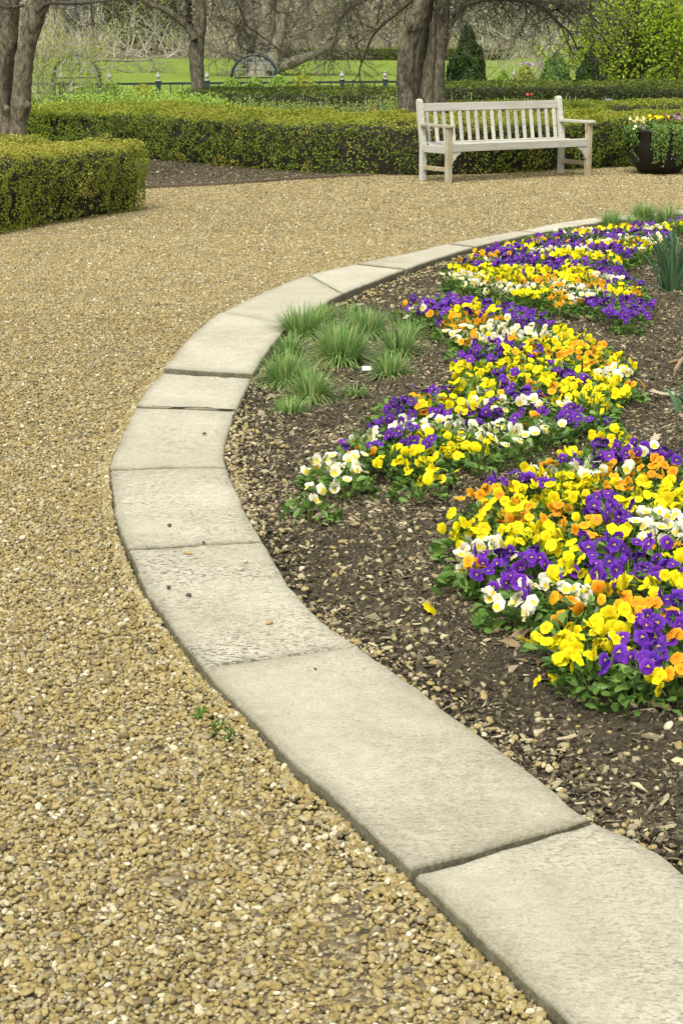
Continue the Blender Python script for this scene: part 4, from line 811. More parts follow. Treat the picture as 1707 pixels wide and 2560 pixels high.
def scatter(name, pos, rot, scl_, rnd, idx, variants, kind='stuff'):
    me = bpy.data.meshes.new(name); N = len(pos); me.vertices.add(N); me.vertices.foreach_set('co', np.asarray(pos, np.float32).ravel())
    for nm, typ, fld, a in (('rot', 'FLOAT_VECTOR', 'vector', rot), ('scl', 'FLOAT_VECTOR', 'vector', scl_), ('rnd', 'FLOAT', 'value', rnd), ('idx', 'INT', 'value', idx)):
        at = me.attributes.new(nm, typ, 'POINT'); at.data.foreach_set(fld, np.asarray(a, np.int32 if typ == 'INT' else np.float32).ravel())
    o = link(name, me); o['kind'] = kind
    ng = bpy.data.node_groups.new(name + ' scatter', 'GeometryNodeTree'); ng.interface.new_socket('Geometry', in_out='INPUT', socket_type='NodeSocketGeometry'); ng.interface.new_socket('Geometry', in_out='OUTPUT', socket_type='NodeSocketGeometry')
    nd, lk = ng.nodes, ng.links; gi = nd.new('NodeGroupInput'); go = nd.new('NodeGroupOutput'); iop = nd.new('GeometryNodeInstanceOnPoints'); jn = nd.new('GeometryNodeGeometryToInstance')
    for me_v in reversed(variants):
        ob = bpy.data.objects.new(me_v.name, me_v); oi = nd.new('GeometryNodeObjectInfo'); oi.inputs['Object'].default_value = ob; oi.inputs['As Instance'].default_value = False; oi.transform_space = 'ORIGINAL'
        lk.new(oi.outputs['Geometry'], jn.inputs[0])
    def na(nm, t):
        n = nd.new('GeometryNodeInputNamedAttribute'); n.data_type = t; n.inputs[0].default_value = nm; return n.outputs[0]
    m2p = nd.new('GeometryNodeMeshToPoints'); lk.new(gi.outputs[0], m2p.inputs[0]); lk.new(m2p.outputs[0], iop.inputs['Points']); lk.new(jn.outputs[0], iop.inputs['Instance'])
    iop.inputs['Pick Instance'].default_value = True; lk.new(na('idx', 'INT'), iop.inputs['Instance Index'])
    e2r = nd.new('FunctionNodeEulerToRotation'); lk.new(na('rot', 'FLOAT_VECTOR'), e2r.inputs[0]); lk.new(e2r.outputs[0], iop.inputs['Rotation']); lk.new(na('scl', 'FLOAT_VECTOR'), iop.inputs['Scale'])
    lk.new(iop.outputs[0], go.inputs[0]); md = o.modifiers.new('scatter', 'NODES'); md.node_group = ng; return o
def jgrid(D0, D1, s, r, margin=.5):
    out = []; ny = int((D1-D0)/s)
    for j in range(ny):
        y = D0 + (j+.5)*s; hwid = 853.5/F*y*1.04 + margin; x = np.arange(-hwid, hwid, s); out.append(np.column_stack([x, np.full(len(x), y)]))
    p = np.vstack(out); return p + (r.random(p.shape)-.5)*s*.95
PEB = [rock_mesh('pebble', 500+k, (.55, .7, .48)[k % 3], M['pebble'], 2, .34, k % 3 == 1) for k in range(9)]
kerb_xy = kerb_poly[:, :2]; big_poly = np.vstack([oc[:, :2], [[12, oc[-1, 1]], [12, 0], [oc[0, 0], 0]]])
mulch_poly = np.array(mb_poly); r = np.random.default_rng(77)
PP, SS = [], []
for D0, D1, s, z in ((2.2, 7.0, .0109, 0), (2.2, 7.0, .017, .007), (7.0, 11, .0135, 0), (7, 11, .026, .007), (11, 15.5, .0155, 0), (15.5, 23.8, .0205, 0)):
    p = jgrid(D0, D1, s, r); inside = inpoly(p[:, 0], p[:, 1], big_poly) | inpoly(p[:, 0], p[:, 1], mulch_poly); p = p[~inside]
    q = np.column_stack([p, np.zeros(len(p))]); thin = vnoise(q, 5.5)*.6 + vnoise(q+3, 19)*.4
    kp = (thin > .31) | (r.random(len(p)) < .35)
    if z: kp &= r.random(len(p)) < np.clip(thin*1.4-.1, 0, .85)
    p = p[kp]; PP.append(np.column_stack([p, np.full(len(p), z)])); SS.append(np.full(len(p), {.0109: 1, .017: 1.05, .0135: 1.0, .026: 1.05, .0155: 1.08, .0205: 1.22}[s]))
for _ in range(5):                                    # stones heaped against the outer face of the kerb
    e_ = resample(oc, 5200)[:, :2]; t_ = unit(np.gradient(e_, axis=0)); n_ = np.column_stack([-t_[:, 1], t_[:, 0]]); n_ = -n_ if inpoly(*(e_[2000]+n_[2000]*.1)[:, None], big_poly)[0] else n_
    off = r.exponential(.028, len(e_))+.008; p = e_ + n_*off[:, None] + r.normal(0, .004, e_.shape); hp = np.clip(.038-off*.42, .004, .034)*(.5+.7*vnoise(np.column_stack([p, np.zeros(len(p))]), 4)); kp = r.random(len(p)) < .75
    PP.append(np.column_stack([p, hp])[kp]); SS.append(np.full(kp.sum(), 1.0))
PP = np.vstack(PP); SS = np.concatenate(SS); N = len(PP)
sz = np.clip(r.lognormal(math.log(.0128), .31, N), .006, .028)*SS; PP[:, 2] += sz*.12
lift = .012*np.exp(-(np.min(np.abs(PP[:, None, :2] - kerb_xy[None, :1, :2]), axis=(1, 2)))*0)*0
rot = np.column_stack([r.normal(0, .35, N), r.normal(0, .35, N), r.random(N)*6.28])
scatter('gravel', PP, rot, np.column_stack([sz, sz, sz]), r.random(N), r.integers(0, 9, N), PEB)
# mulch chips and stray stones in the bed
CH = [chip_mesh('bark_chip', 600+k, M['chip']) for k in range(7)]
bpts, bsz = [], []
for D0, D1, s in ((2.6, 8, .0125), (8, 12, .016), (12, 21, .025)):
    p = jgrid(D0, D1, s, r, .4); p = p[inpoly(p[:, 0], p[:, 1], inner_poly)]; q = np.column_stack([p, np.zeros(len(p))])
    dn_ = vnoise(q, 1.6)*.55 + vnoise(q+5, 6)*.45; kp = r.random(len(p)) < np.clip((dn_-.30)*3.2, .12, .95)
    p = p[kp]; bpts.append(p); bsz.append(np.full(len(p), max(1, s/.02)))
p = np.array([(r.uniform(-7, 1), r.uniform(20, 25.5)) for _ in range(16000)]); p = p[inpoly(p[:, 0], p[:, 1], mulch_poly)]
bp = np.vstack(bpts + [p]); bs_ = np.concatenate(bsz + [np.full(len(p), 1.5)]); N = len(bp); zz_ = soil_z(bp); zz_[len(bp)-len(p):] = .012
sz = np.clip(r.lognormal(math.log(.0140), .48, N), .006, .05)*bs_
scatter('mulch', np.column_stack([bp, zz_+sz*.10]), np.column_stack([r.normal(0, .40, N), r.normal(0, .40, N), r.random(N)*6.28]), np.column_stack([sz, sz*r.uniform(.6, 1.3, N), sz]), r.random(N), r.integers(0, 7, N), CH)
p = np.column_stack([r.uniform(-5, 5.5, 26000), r.uniform(15.5, 24.5, 26000)]); q = np.column_stack([p, np.zeros(len(p))]); hz = np.polyval(pc, p[:, 0]); near_h = np.exp(-np.maximum(hz-p[:, 1], 0)/.9)
kp = (r.random(len(p)) < .9*near_h*np.clip(vnoise(q+33, 1.1)*1.8-.5, .04, 1)) & (p[:, 1] < hz+.1) & ~inpoly(p[:, 0], p[:, 1], mulch_poly) & ~inpoly(p[:, 0], p[:, 1], big_poly); p = p[kp]; N = len(p); sz = r.uniform(.012, .035, N)
scatter('leaf_litter', np.column_stack([p, np.full(N, .012)]), np.column_stack([r.normal(0, .3, N), r.normal(0, .3, N), r.random(N)*6.28]), np.column_stack([sz, sz, sz]), r.random(N)*.75, r.integers(0, 7, N), CH)
# crumbs of soil
M['clod'] = pebmat('soil crumbs', [(0, (.02, .016, .01)), (.5, (.058, .047, .031)), (.85, (.12, .098, .066)), (1, (.22, .185, .125))], .95)
CL = [rock_mesh('soil_clod', 800+k, .8, M['clod'], 1, .5) for k in range(5)]
p = np.vstack([jgrid(2.6, 8.5, .0135, r, .4), jgrid(8.5, 20, .026, r, .4)]); p = p[inpoly(p[:, 0], p[:, 1], inner_poly)]; q = np.column_stack([p, np.zeros(len(p))]); p = p[r.random(len(p)) < np.clip(vnoise(q+70, 2.6)*.9+.1, .2, .9)]; N = len(p)
sz = np.clip(r.lognormal(math.log(.0105), .45, N), .005, .028)*np.where(p[:, 1] > 8.5, 1.3, 1)
scatter('soil_crumbs', np.column_stack([p, soil_z(p)+sz*.05]), r.random((N, 3))*6.28, np.column_stack([sz]*3), r.random(N), r.integers(0, 5, N), CL)
# stones kicked into the bed: dense along the kerb, sparse further in
p = np.vstack([jgrid(2.6, 9, .014, r, .3), jgrid(9, 21, .026, r, .3)]); p = p[inpoly(p[:, 0], p[:, 1], inner_poly)]
dk = np.full(len(p), 9.)
for q in resample(ic, 260): dk = np.minimum(dk, np.hypot(p[:, 0]-q[0], p[:, 1]-q[1]))
q = np.column_stack([p, np.zeros(len(p))]); pn = vnoise(q+40, 2.2)
kp = r.random(len(p)) < np.clip(.75*np.exp(-dk/.05)*pn*1.6 + .30*np.exp(-dk/.40)*np.clip(pn-.25, 0, 1) + .012, 0, .8); p = p[kp]; N = len(p)
sz = np.clip(r.lognormal(math.log(.0155), .32, N), .008, .032)*np.where(p[:, 1] > 9, 1.25, 1); 
scatter('stray_stones', np.column_stack([p, soil_z(p)+sz*.1]), np.column_stack([r.normal(0, .3, N), r.normal(0, .3, N), r.random(N)*6.28]), np.column_stack([sz]*3), .3+.7*r.random(N), r.integers(0, 9, N), PEB)
# loose stones on the slabs, one by one
LOOSE = [(512, 1084, 'dark small stone on the slab beyond the wide joint'), (703, 1400, 'dark flat stone on the slab right of centre'), (470, 1382, 'tan pebble on the slab just below the thin joint'), (613, 1403, 'pale pebble near the inner edge of the pitted slab'),
         (598, 1423, 'small tan pebble below the pale one on the pitted slab'), (673, 1556, 'golden brown pebble lying alone on the pitted slab'), (422, 1468, 'round grey stone near the outer edge of the pitted slab'), (472, 1487, 'light pebble right of the round grey stone'),
         (424, 1313, 'small dark stone in the middle of the slab'), (788, 1672, 'tiny dark pebble on the big near slab'), (509, 1355, 'tiny dark pebble above the thin joint')]
PB2 = [rock_mesh('loose_pebble', 700+k, .55, simple(f'loose pebble {k}', c, .8, 30, c2), 2) for k, (c, c2) in enumerate([((.06, .05, .04), (.12, .1, .08)), ((.34, .22, .08), (.45, .33, .16)), ((.42, .36, .25), (.55, .5, .38))])]
for k, (u, v, lb) in enumerate(LOOSE):
    v_ = 0 if 'dark' in lb or 'grey' in lb else 2 if ('pale' in lb or 'light' in lb) else 1
    o = link('pebble', PB2[v_], None, G(u, v, .066)); s_ = .010 if 'tiny' in lb else .019; o.scale = (s_*1.1, s_, s_); o.rotation_euler = (0, 0, k*1.3); tag(o, lb, 'pebble')
# small weeds by the kerb edge in the gravel
for k, (u, v) in enumerate([(1010*.5, 1792), (548, 1830), (580, 1848)]):
    tuft('weed', G(u, v, .01), .035, .05, 26, ('little green weed in the gravel beside the near slab', 'small weed in the gravel, middle of three by the kerb', 'small weed nearest the camera in the gravel by the kerb')[k], 'weed', 880+k, mname='vine_leaf', wd=.005, dry=0)


# ================================================================== PLANTING IN THE BOWL
bz = .50
def bowl_plant(name, off, label, cat, cols, n, seed, rad=.11, h=.12, spread=.09, mname='pansy_leaf'):
    r = np.random.default_rng(seed); base = bc + np.array([off[0], off[1], bz]); t = thing(name, base, label, cat)
    link('foliage', foliage_mesh(seed, rad*1.3, h*1.1, 150, .036, mname), t)
    for k in range(n):
        a = r.random()*6.28; q = spread*math.sqrt(r.random()); flower(t, np.zeros(3), np.array([q*math.cos(a), q*math.sin(a)-.02, h*(.9+.5*r.random())]), cols[k % len(cols)], .046, r)
bowl_plant('viola_plant', (-.30, -.10), 'cream-flowered viola plant at the left rim of the bowl planter', 'viola', ['cream'], 30, 901, .12, .14, .11)
bowl_plant('viola_plant', (-.33, -.22), 'viola plant with lilac and white blooms below the cream one in the bowl planter', 'viola', ['lilac', 'white', 'lilac'], 9, 902, .10, .07, .09)
bowl_plant('pansy_plant', (-.06, -.05), 'yellow pansy in the middle of the bowl planter', 'pansy', ['yellow'], 14, 903, .14, .16, .11)
bowl_plant('pansy_plant', (.16, .02), 'magenta pansy towards the right of the bowl planter', 'pansy', ['magenta', 'lilac', 'magenta'], 18, 904, .14, .17, .11)
bowl_plant('pansy_plant', (.33, -.05), 'yellow pansy at the right rim of the bowl planter', 'pansy', ['yellow', 'magenta'], 8, 905, .12, .15, .09)
bowl_plant('pansy_plant', (-.14, -.30), 'single-bloomed yellow pansy hanging at the front rim of the bowl', 'pansy', ['yellow'], 2, 906, .08, .06, .03)
bowl_plant('pansy_plant', (.05, .22), 'leafy magenta pansy at the back of the bowl planter', 'pansy', ['magenta', 'yellow'], 6, 907, .16, .15, .14)
for k, (a0_, a1_, nst, lb, mn) in enumerate([(-2.95, -2.35, 7, 'thin trailing plant with white tips at the left of the bowl planter', 'pansy_leaf'), (-1.95, -1.50, 12, 'pale green trailing plant down the front of the bowl planter', 'vine_leaf'),
                                             (-1.42, -1.0, 12, 'longest trailing plant with white tips, front right of the bowl planter', 'vine_leaf'), (-.95, -.3, 10, 'trailing plant hanging at the right side of the bowl planter', 'vine_leaf')]):
    r = np.random.default_rng(950+k); t = thing('trailing_plant', bc + [0, 0, bz], lb, 'trailing plant'); lv = MB(); st = MB(); wt_ = MB()
    for s_ in range(int(nst*1.4)):
        a = r.uniform(a0_, a1_); R0 = .30; R1 = .46*r.uniform(.97, 1.05); L = r.uniform(.10, .36) if k else r.uniform(.06, .28); d = np.array([math.cos(a), math.sin(a)])
        p_ = np.array([[*(d*R0), .02], [*(d*(R0+.1)), .085], [*(d*R1), .05], [*(d*(R1+.015)), -.03], *[[*(d*(R1+.012-.10*q*q) + r.normal(0, .008, 2)), -.03-L*q] for q in (.35, .7, 1)]]); p_ = catmull(p_, 4)
        st.tube(p_, .0025, 4, .8, cap=False); n = len(p_)*3; i = r.integers(4, len(p_), n); c = p_[i] + r.normal(0, .014, (n, 3)); nm = unit(np.column_stack([np.tile(d, (n, 1)), np.full(n, .5)]) + r.normal(size=(n, 3))*.5)
        lv.leaves(c, nm, r.normal(size=(n, 3))*.6+[0, 0, -.8], .030*r.uniform(.6, 1.2, n), .015, r.random(n))
        if r.random() < .55:
            c = np.tile(p_[-1], (7, 1)) + r.normal(0, .008, (7, 3)); wt_.leaves(c, unit(r.normal(size=(7, 3))), r.normal(size=(7, 3)), .022, .016, .5)
    lv.build('leaves', M[mn], t); st.build('trailing_stems', M['calyx'], t)['kind'] = 'stuff'; wt_.build('white_tips', PET['lilac'] if k != 1 else PET['white'], t)['kind'] = 'stuff'

# ================================================================== TREES
def wander(p, d, L, n, r, wob, grav=0.0):
    pts_ = [np.array(p, float)]; d = unit(np.array(d, float))
    for _ in range(n): d = unit(d + r.normal(size=3)*wob + [0, 0, grav]); pts_.append(pts_[-1] + d*L/n)
    return np.array(pts_)
def twig_rec(mb, p, d, L, rad, depth, r, droop=-.05, nch=4, v=None):
    q = wander(p, d, L, 4 if depth else 3, r, .20, droop); mb.tube(q, np.linspace(rad, rad*.45, len(q)), 5 if depth > 1 else 3, r.random() if v is None else v, cap=False)
    if depth:
        for _ in range(nch):
            i = r.integers(1, len(q)); dd = unit(q[min(i, len(q)-1)]-q[i-1]); nd = unit(dd*.7 + r.normal(size=3)*.65)
            twig_rec(mb, q[i], nd, L*r.uniform(.4, .7), rad*.5, depth-1, r, droop, nch, v)
def pathpx(l, D): return np.array([P(u, v, D + (dd[0] if dd else 0)) for u, v, *dd in l])
def stem(mb, l, D, wpx, n=12, knob=.0, seed=0):        # trunk through photo points, extended to the ground
    q = pathpx(l, D); rad = np.array([px(w_, D)/2 for w_ in wpx])
    if q[-1, 2] > .01: q = np.vstack([q, [q[-1, 0]+(q[-1, 0]-q[-2, 0])*.3, q[-1, 1], -.05]]); rad = np.append(rad, rad[-1]*1.18)
    qq = catmull(q, 7); rr = np.interp(np.linspace(0, 1, len(qq)), np.linspace(0, 1, len(rad)), rad)
    rr = rr*(1 + knob*(vnoise(np.column_stack([qq*1.0])+seed, 5)-.5)); mb.tube(qq, rr, n, .5, jit=.10)
def limb(root, name, pts_, r0, r1, mt, r, tw=0, twL=.5, twr=.006, droop=-.06, n=7, side=None, depth=2):
    q = catmull(np.asarray(pts_), 5); mb = MB(); rr = np.linspace(r0, r1, len(q)); mb.tube(q + r.normal(0, .3, q.shape)*r1*.5, rr, n, .4, jit=.08)
    for _ in range(tw):
        i = r.integers(1, len(q)); d = unit(unit(q[i]-q[i-1])*.6 + r.normal(size=3)*np.array([.7, .7, .5])); twig_rec(mb, q[i], d, twL*r.uniform(.5, 1.2), max(min(twr*r.uniform(.7, 1.6), rr[i]*.8), .003), depth, r, droop)
    return mb.build(name, M[mt], root, True)

# --- right tree beside the bench
r = np.random.default_rng(11); D = 26.8
rt = thing('bare_tree', (*P(1065, 383, D)[:2], 0), 'bare grey tree with several thick stems right behind the bench, spreading low branches', 'tree')
rt_off = np.array([*P(1065, 383, D)[:2], 0])
def local(root_off): return lambda q: np.asarray(q) - root_off
class Off:                                            # builds with world coordinates under a thing whose base is elsewhere
    def __init__(s, o): s.o = o
def place_world(root):                                # children were built in world coordinates
    for c in root.children: c.matrix_parent_inverse = Matrix.Translation(-root.location); 
tm = MB()
stem(tm, [(1058, -40), (1052, 20), (1034, 70), (1018, 125), (1013, 175), (1014, 230), (1017, 277)], D-.25, [42, 43, 46, 43, 43, 40, 44], 16, .18, 1)
stem(tm, [(1074, -40), (1069, 10), (1060, 96), (1050, 170), (1046, 215), (1048, 258)], D+.15, [26, 28, 28, 30, 34, 40], 12, .2, 2)
stem(tm, [(1108, -30), (1104, 30), (1102, 80), (1094, 140), (1088, 180), (1085, 225), (1084, 262)], D, [34, 36, 36, 40, 48, 52, 54], 16, .25, 3)
stem(tm, [(1080, 55), (1078, 120), (1072, 165), (1068, 210), (1066, 258)], D-.12, [14, 20, 28, 34, 36], 12, .25, 4)
for u, v, s_ in ((1028, 66, 11), (1097, 25, 10), (1118, 88, 9), (1014, 190, 7), (1118, 70, 9)):   # old pruning scars
    c = P(u, v, D-.42 if u < 1040 else D-.2); a = np.linspace(0, 2*PI, 13); R_ = px(s_, D); ring = np.column_stack([c[0]+R_*.8*np.cos(a), np.full(13, c[1])-.01, c[2]+R_*np.sin(a)]); tm.tube(ring, R_*.35, 6, .5, cap=False)
tm.build('trunk', M['bark'], rt, True)
limb(rt, 'branch', pathpx([(1108, 75), (1124, 62), (1148, 30), (1171, -2), (1190, -30)], D), .055, .035, 'bark', r)
limb(rt, 'branch', pathpx([(1128, 40), (1169, 10), (1232, -2), (1321, 4), (1370, 32), (1398, 60), (1425, 84), (1442, 125)], D-.4), .042, .010, 'bark_dark', r, 30, .6, .007)
limb(rt, 'branch', pathpx([(1321, 4), (1390, 8), (1450, 20), (1500, 60)], D-.5), .022, .006, 'bark_dark', r, 22, .55)
limb(rt, 'branch', pathpx([(1040, -20), (1023, 4), (990, 34), (955, 62), (930, 92), (917, 124), (903, 159), (898, 182), (901, 217)], D-.7), .036, .007, 'bark_dark', r, 22, .45)
limb(rt, 'branch', pathpx([(960, -25), (905, 5), (868, 25), (878, 88), (890, 112)], D-.9), .02, .005, 'bark_dark', r, 16, .4)
limb(rt, 'branch', pathpx([(1000, -40), (930, -10), (870, 20), (845, 70), (830, 130), (820, 170)], D+.5), .026, .005, 'bark_dark', r, 20, .5)
limb(rt, 'branch', pathpx([(1370, 32), (1400, 22), (1470, 36), (1500, 45)], D-.4), .016, .004, 'bark_dark', r, 14, .4)
limb(rt, 'branch', pathpx([(1300, -30), (1315, 20), (1310, 60), (1295, 95)], D-.8), .016, .004, 'bark_dark', r, 12, .35)
for k in range(14):                                   # limbs just above the picture, drooping into it
    a = r.uniform(0, 2*PI); L = r.uniform(1.6, 3.0); s_ = P(1075, -30, D); e = s_ + np.array([math.cos(a)*L, math.sin(a)*L*.8, r.uniform(-.15, .5)])
    limb(rt, 'branch', [s_, s_*.5+e*.5+[0, 0, .35], e], .035, .008, 'bark_dark', r, 22, .8, .008, -.10)
tw = MB()
for k in range(34):
    u = r.uniform(800, 1560); twig_rec(tw, P(u, r.uniform(-45, 20), D + r.normal(0, 1.2)), [r.normal(0, .6), r.normal(0, .4), -.35], r.uniform(.35, .9), .006, 2, r, -.05, 4)
tw.build('twigs', M['bark_dark'], rt)['kind'] = 'stuff'; place_world(rt)
# --- slim tree in the middle
r = np.random.default_rng(12); D = 34.3; mt_ = thing('bare_tree', (*P(495, 318, D)[:2], 0), 'slim forked bare tree standing before the dark hedge and the lawn', 'tree'); tm = MB()
stem(tm, [(497, -35), (502, 0), (503, 50), (495, 95), (491, 140), (494, 200), (496, 264)], D, [24, 26, 27, 36, 35, 33, 36], 14, .2, 5); tm.build('trunk', M['bark'], mt_, True)
limb(mt_, 'branch', pathpx([(488, 100), (470, 70), (430, 33), (381, 11), (340, -12)], D-.2), .075, .05, 'bark', r, 6, .7, .008)
limb(mt_, 'branch', pathpx([(486, 90), (474, 60), (474, 20), (470, -20)], D+.15), .07, .055, 'bark_dark', r, 4, .5, .008)
limb(mt_, 'branch', pathpx([(455, 55), (440, 25), (432, 0), (425, -20)], D+.1), .04, .03, 'bark_dark', r, 4, .5, .008)
limb(mt_, 'branch', pathpx([(560, -30), (590, 0), (605, 35), (612, 60), (595, 100), (620, 125), (690, 120)], D-.5), .025, .006, 'bark_dark', r, 24, .7, .007)
limb(mt_, 'branch', pathpx([(612, 60), (660, 95), (690, 118), (716, 138)], D-.5), .018, .006, 'bark_dark', r, 14, .5, .006)
for k in range(9):
    a = r.uniform(0, 2*PI); L = r.uniform(1.5, 3.0); s_ = P(495, -40, D); e = s_ + np.array([math.cos(a)*L, math.sin(a)*L*.8, r.uniform(-.1, .5)])
    limb(mt_, 'branch', [s_, s_*.5+e*.5+[0, 0, .3], e], .04, .01, 'bark_dark', r, 20, .9, .008, -.10)
tw = MB()
for k in range(46):
    twig_rec(tw, P(r.uniform(230, 860), r.uniform(-45, 30), D + r.normal(0, 1.3)), [r.normal(0, .6), r.normal(0, .4), -.3], r.uniform(.4, 1.1), .006, 2, r, -.05, 4)
tw.build('twigs', M['bark_dark'], mt_)['kind'] = 'stuff'; place_world(mt_)
# --- left tree behind the near hedge
r = np.random.default_rng(13); D = 21.6; lt = thing('bare_tree', (*P(40, 455, D)[:2], 0), 'thick grey two-stemmed tree at the left edge behind the near hedge', 'tree'); tm = MB()
stem(tm, [(15, -60), (21, 0), (16, 100), (2, 180), (-2, 250), (0, 300), (8, 345)], D, [56, 54, 54, 48, 48, 56, 70], 18, .15, 6)
stem(tm, [(112, -50), (98, 0), (78, 75), (62, 150), (56, 215), (53, 265), (48, 300), (46, 345)], D-.15, [60, 54, 46, 44, 44, 50, 40, 44], 18, .18, 7)
stem(tm, [(30, 150), (26, 200), (24, 260), (26, 345)], D+.3, [20, 22, 24, 30], 10, .2, 8)
for u, v, s_ in ((17, 272, 9), (70, 265, 11)):
    c = P(u, v, D-.35); q = np.array([c+[0, 0, -px(s_, D)], c, c+[0, 0, px(s_, D)]]); tm.tube(catmull(q, 4), np.sin(np.linspace(.35, PI-.35, 9))*px(s_, D)*.9, 10, .5)
tm.build('trunk', M['bark'], lt, True)
limb(lt, 'branch', pathpx([(90, 30), (122, 8), (165, 9), (230, 6), (330, -6)], D-.5), .026, .010, 'bark_dark', r, 16, .4, .006)
limb(lt, 'branch', pathpx([(227, -5), (229, 30), (231, 52), (218, 66)], D-.4), .012, .004, 'bark_dark', r, 8, .25, .004)
limb(lt, 'branch', pathpx([(60, 14), (30, 18), (-20, 14)], D-.7), .02, .01, 'bark_dark', r, 8, .3, .005)
for k in range(8):
    a = r.uniform(0, 2*PI); L = r.uniform(1.2, 2.4); s_ = P(60, -60, D); e = s_ + np.array([math.cos(a)*L, math.sin(a)*L*.8, r.uniform(-.1, .4)]); limb(lt, 'branch', [s_, s_*.5+e*.5+[0, 0, .3], e], .04, .01, 'bark_dark', r, 14, .6, .007, -.08)
place_world(lt)

# --- evergreens and shrubs
def leafy(name, label, cat, base, sx, sz, n, leaf, mname, seed, shape='round', asp=.55, stem_m='bark_dark', group=None, dens_in=.25):
    r = np.random.default_rng(seed); root = thing(name, base, label, cat, group); a = r.random(n)*2*PI
    if shape == 'cone':
        h = 1-np.sqrt(r.random(n)*.97); R_ = (1-h)**.75*(1-.25*np.maximum(0, .12-h)/.12); z = h*sz
    else:
        h = r.random(n); R_ = np.sqrt(np.maximum(1-(h*2-1)**2*np.where(h > .5, 1, .55), 0)); z = h*sz
    lump = vnoise(np.column_stack([np.cos(a)*R_, np.sin(a)*R_, z/sz*1.6])+seed, 4.2); R_ = R_*(.74+.5*lump)*(1-dens_in*r.random(n)**2)
    c = np.column_stack([np.cos(a)*R_*sx, np.sin(a)*R_*sx, np.maximum(z*(.93+.14*lump), .01)]); od = unit(np.column_stack([np.cos(a), np.sin(a), .5+0*a]))
    v = np.clip(.15+.45*r.random(n)+.55*(lump-.4)+.15*h, 0, 1); mb = MB()
    mb.leaves(c, unit(od+r.normal(size=(n, 3))*.6), unit(r.normal(size=(n, 3))+[0, 0, .7]), leaf*(.6+.8*r.random(n)), leaf*asp, v); mb.build('foliage', M[mname], root)
    sm = MB(); 
    for _ in range(7): twig_rec(sm, (0, 0, 0), [r.normal(0, .3 if shape == 'cone' else .7), r.normal(0, .3), 1], sz*.75, max(.012, sx*.03), 1, r, .05)
    sm.build('branches', M[stem_m], root)['kind'] = 'stuff'; return root
def gz(u, D, z=None): p_ = P(u, 200, D); return np.array([p_[0], D, terr(D) if z is None else z])
leafy('evergreen_tree', 'tall dark cone-shaped evergreen just right of the multi-stemmed tree', 'evergreen', gz(1166, 45), px(74, 45), 2.12, 10000, .10, 'arbor_leaf', 41, 'cone')
leafy('evergreen_shrub', 'paler cone-shaped evergreen left of the darker one, behind the long dark hedge', 'evergreen', gz(1385, 47), px(72, 47), 1.60, 5500, .085, 'pansy_leaf', 42, 'cone')['kind'] = 'thing'
leafy('evergreen_shrub', 'darker cone-shaped evergreen beside the lime green tree', 'evergreen', gz(1472, 46), px(58, 46), 1.58, 6000, .085, 'arbor_leaf', 43, 'cone')
leafy('evergreen_shrub', 'small dark clipped shrub at the right edge under the lime tree', 'shrub', gz(1712, 44), px(18, 44), .85, 1400, .06, 'yew_leaf', 44)
for k, (u, v, w_, D, lb, mn) in enumerate([(1256, 184, 36, 47, 'small round shrub before the stone urn on the right', 'fresh_leaf'), (1312, 172, 52, 49, 'pale loose shrub with mauve flowers left of the paler cone', 'shrub_leaf'),
        (217, 212, 50, 44, 'rounded green shrub beneath the left arbour', 'fresh_leaf'), (277, 212, 40, 44, 'second rounded shrub right of the left arbour', 'fresh_leaf'), (360, 219, 46, 43, 'pale shrub left of the dark fence post', 'shrub_leaf'),
        (575, 203, 50, 48, 'low shrub at the left foot of the wire dome', 'fresh_leaf'), (635, 200, 44, 48, 'small shrub in front of the wire dome', 'fresh_leaf'), (697, 198, 62, 48, 'bushy light green shrub in front of the right side of the dome', 'fresh_leaf'), (757, 193, 58, 48, 'light green shrub right of the wire dome', 'shrub_leaf')]):
    z_t = P(u, v, D)[2]; leafy('garden_shrub', lb, 'shrub', gz(u, D), px(w_*.55, D), z_t-terr(D)+.06, 1300, .075, mn, 60+k)
fl = MB(); p_ = P(1325, 160, 49); c = p_ + r.normal(0, .10, (40, 3))*[1.6, 1, .35]; fl.leaves(c, unit(r.normal(size=(40, 3))), r.normal(size=(40, 3)), .08, .06, .6); o = fl.build('blossom', PET['lilac']); o.parent = [q for q in bpy.data.objects if q.get('label', '').startswith('pale loose shrub with mauve')][0]; o.matrix_parent_inverse = Matrix.Translation(-o.parent.location); o['kind'] = 'stuff'
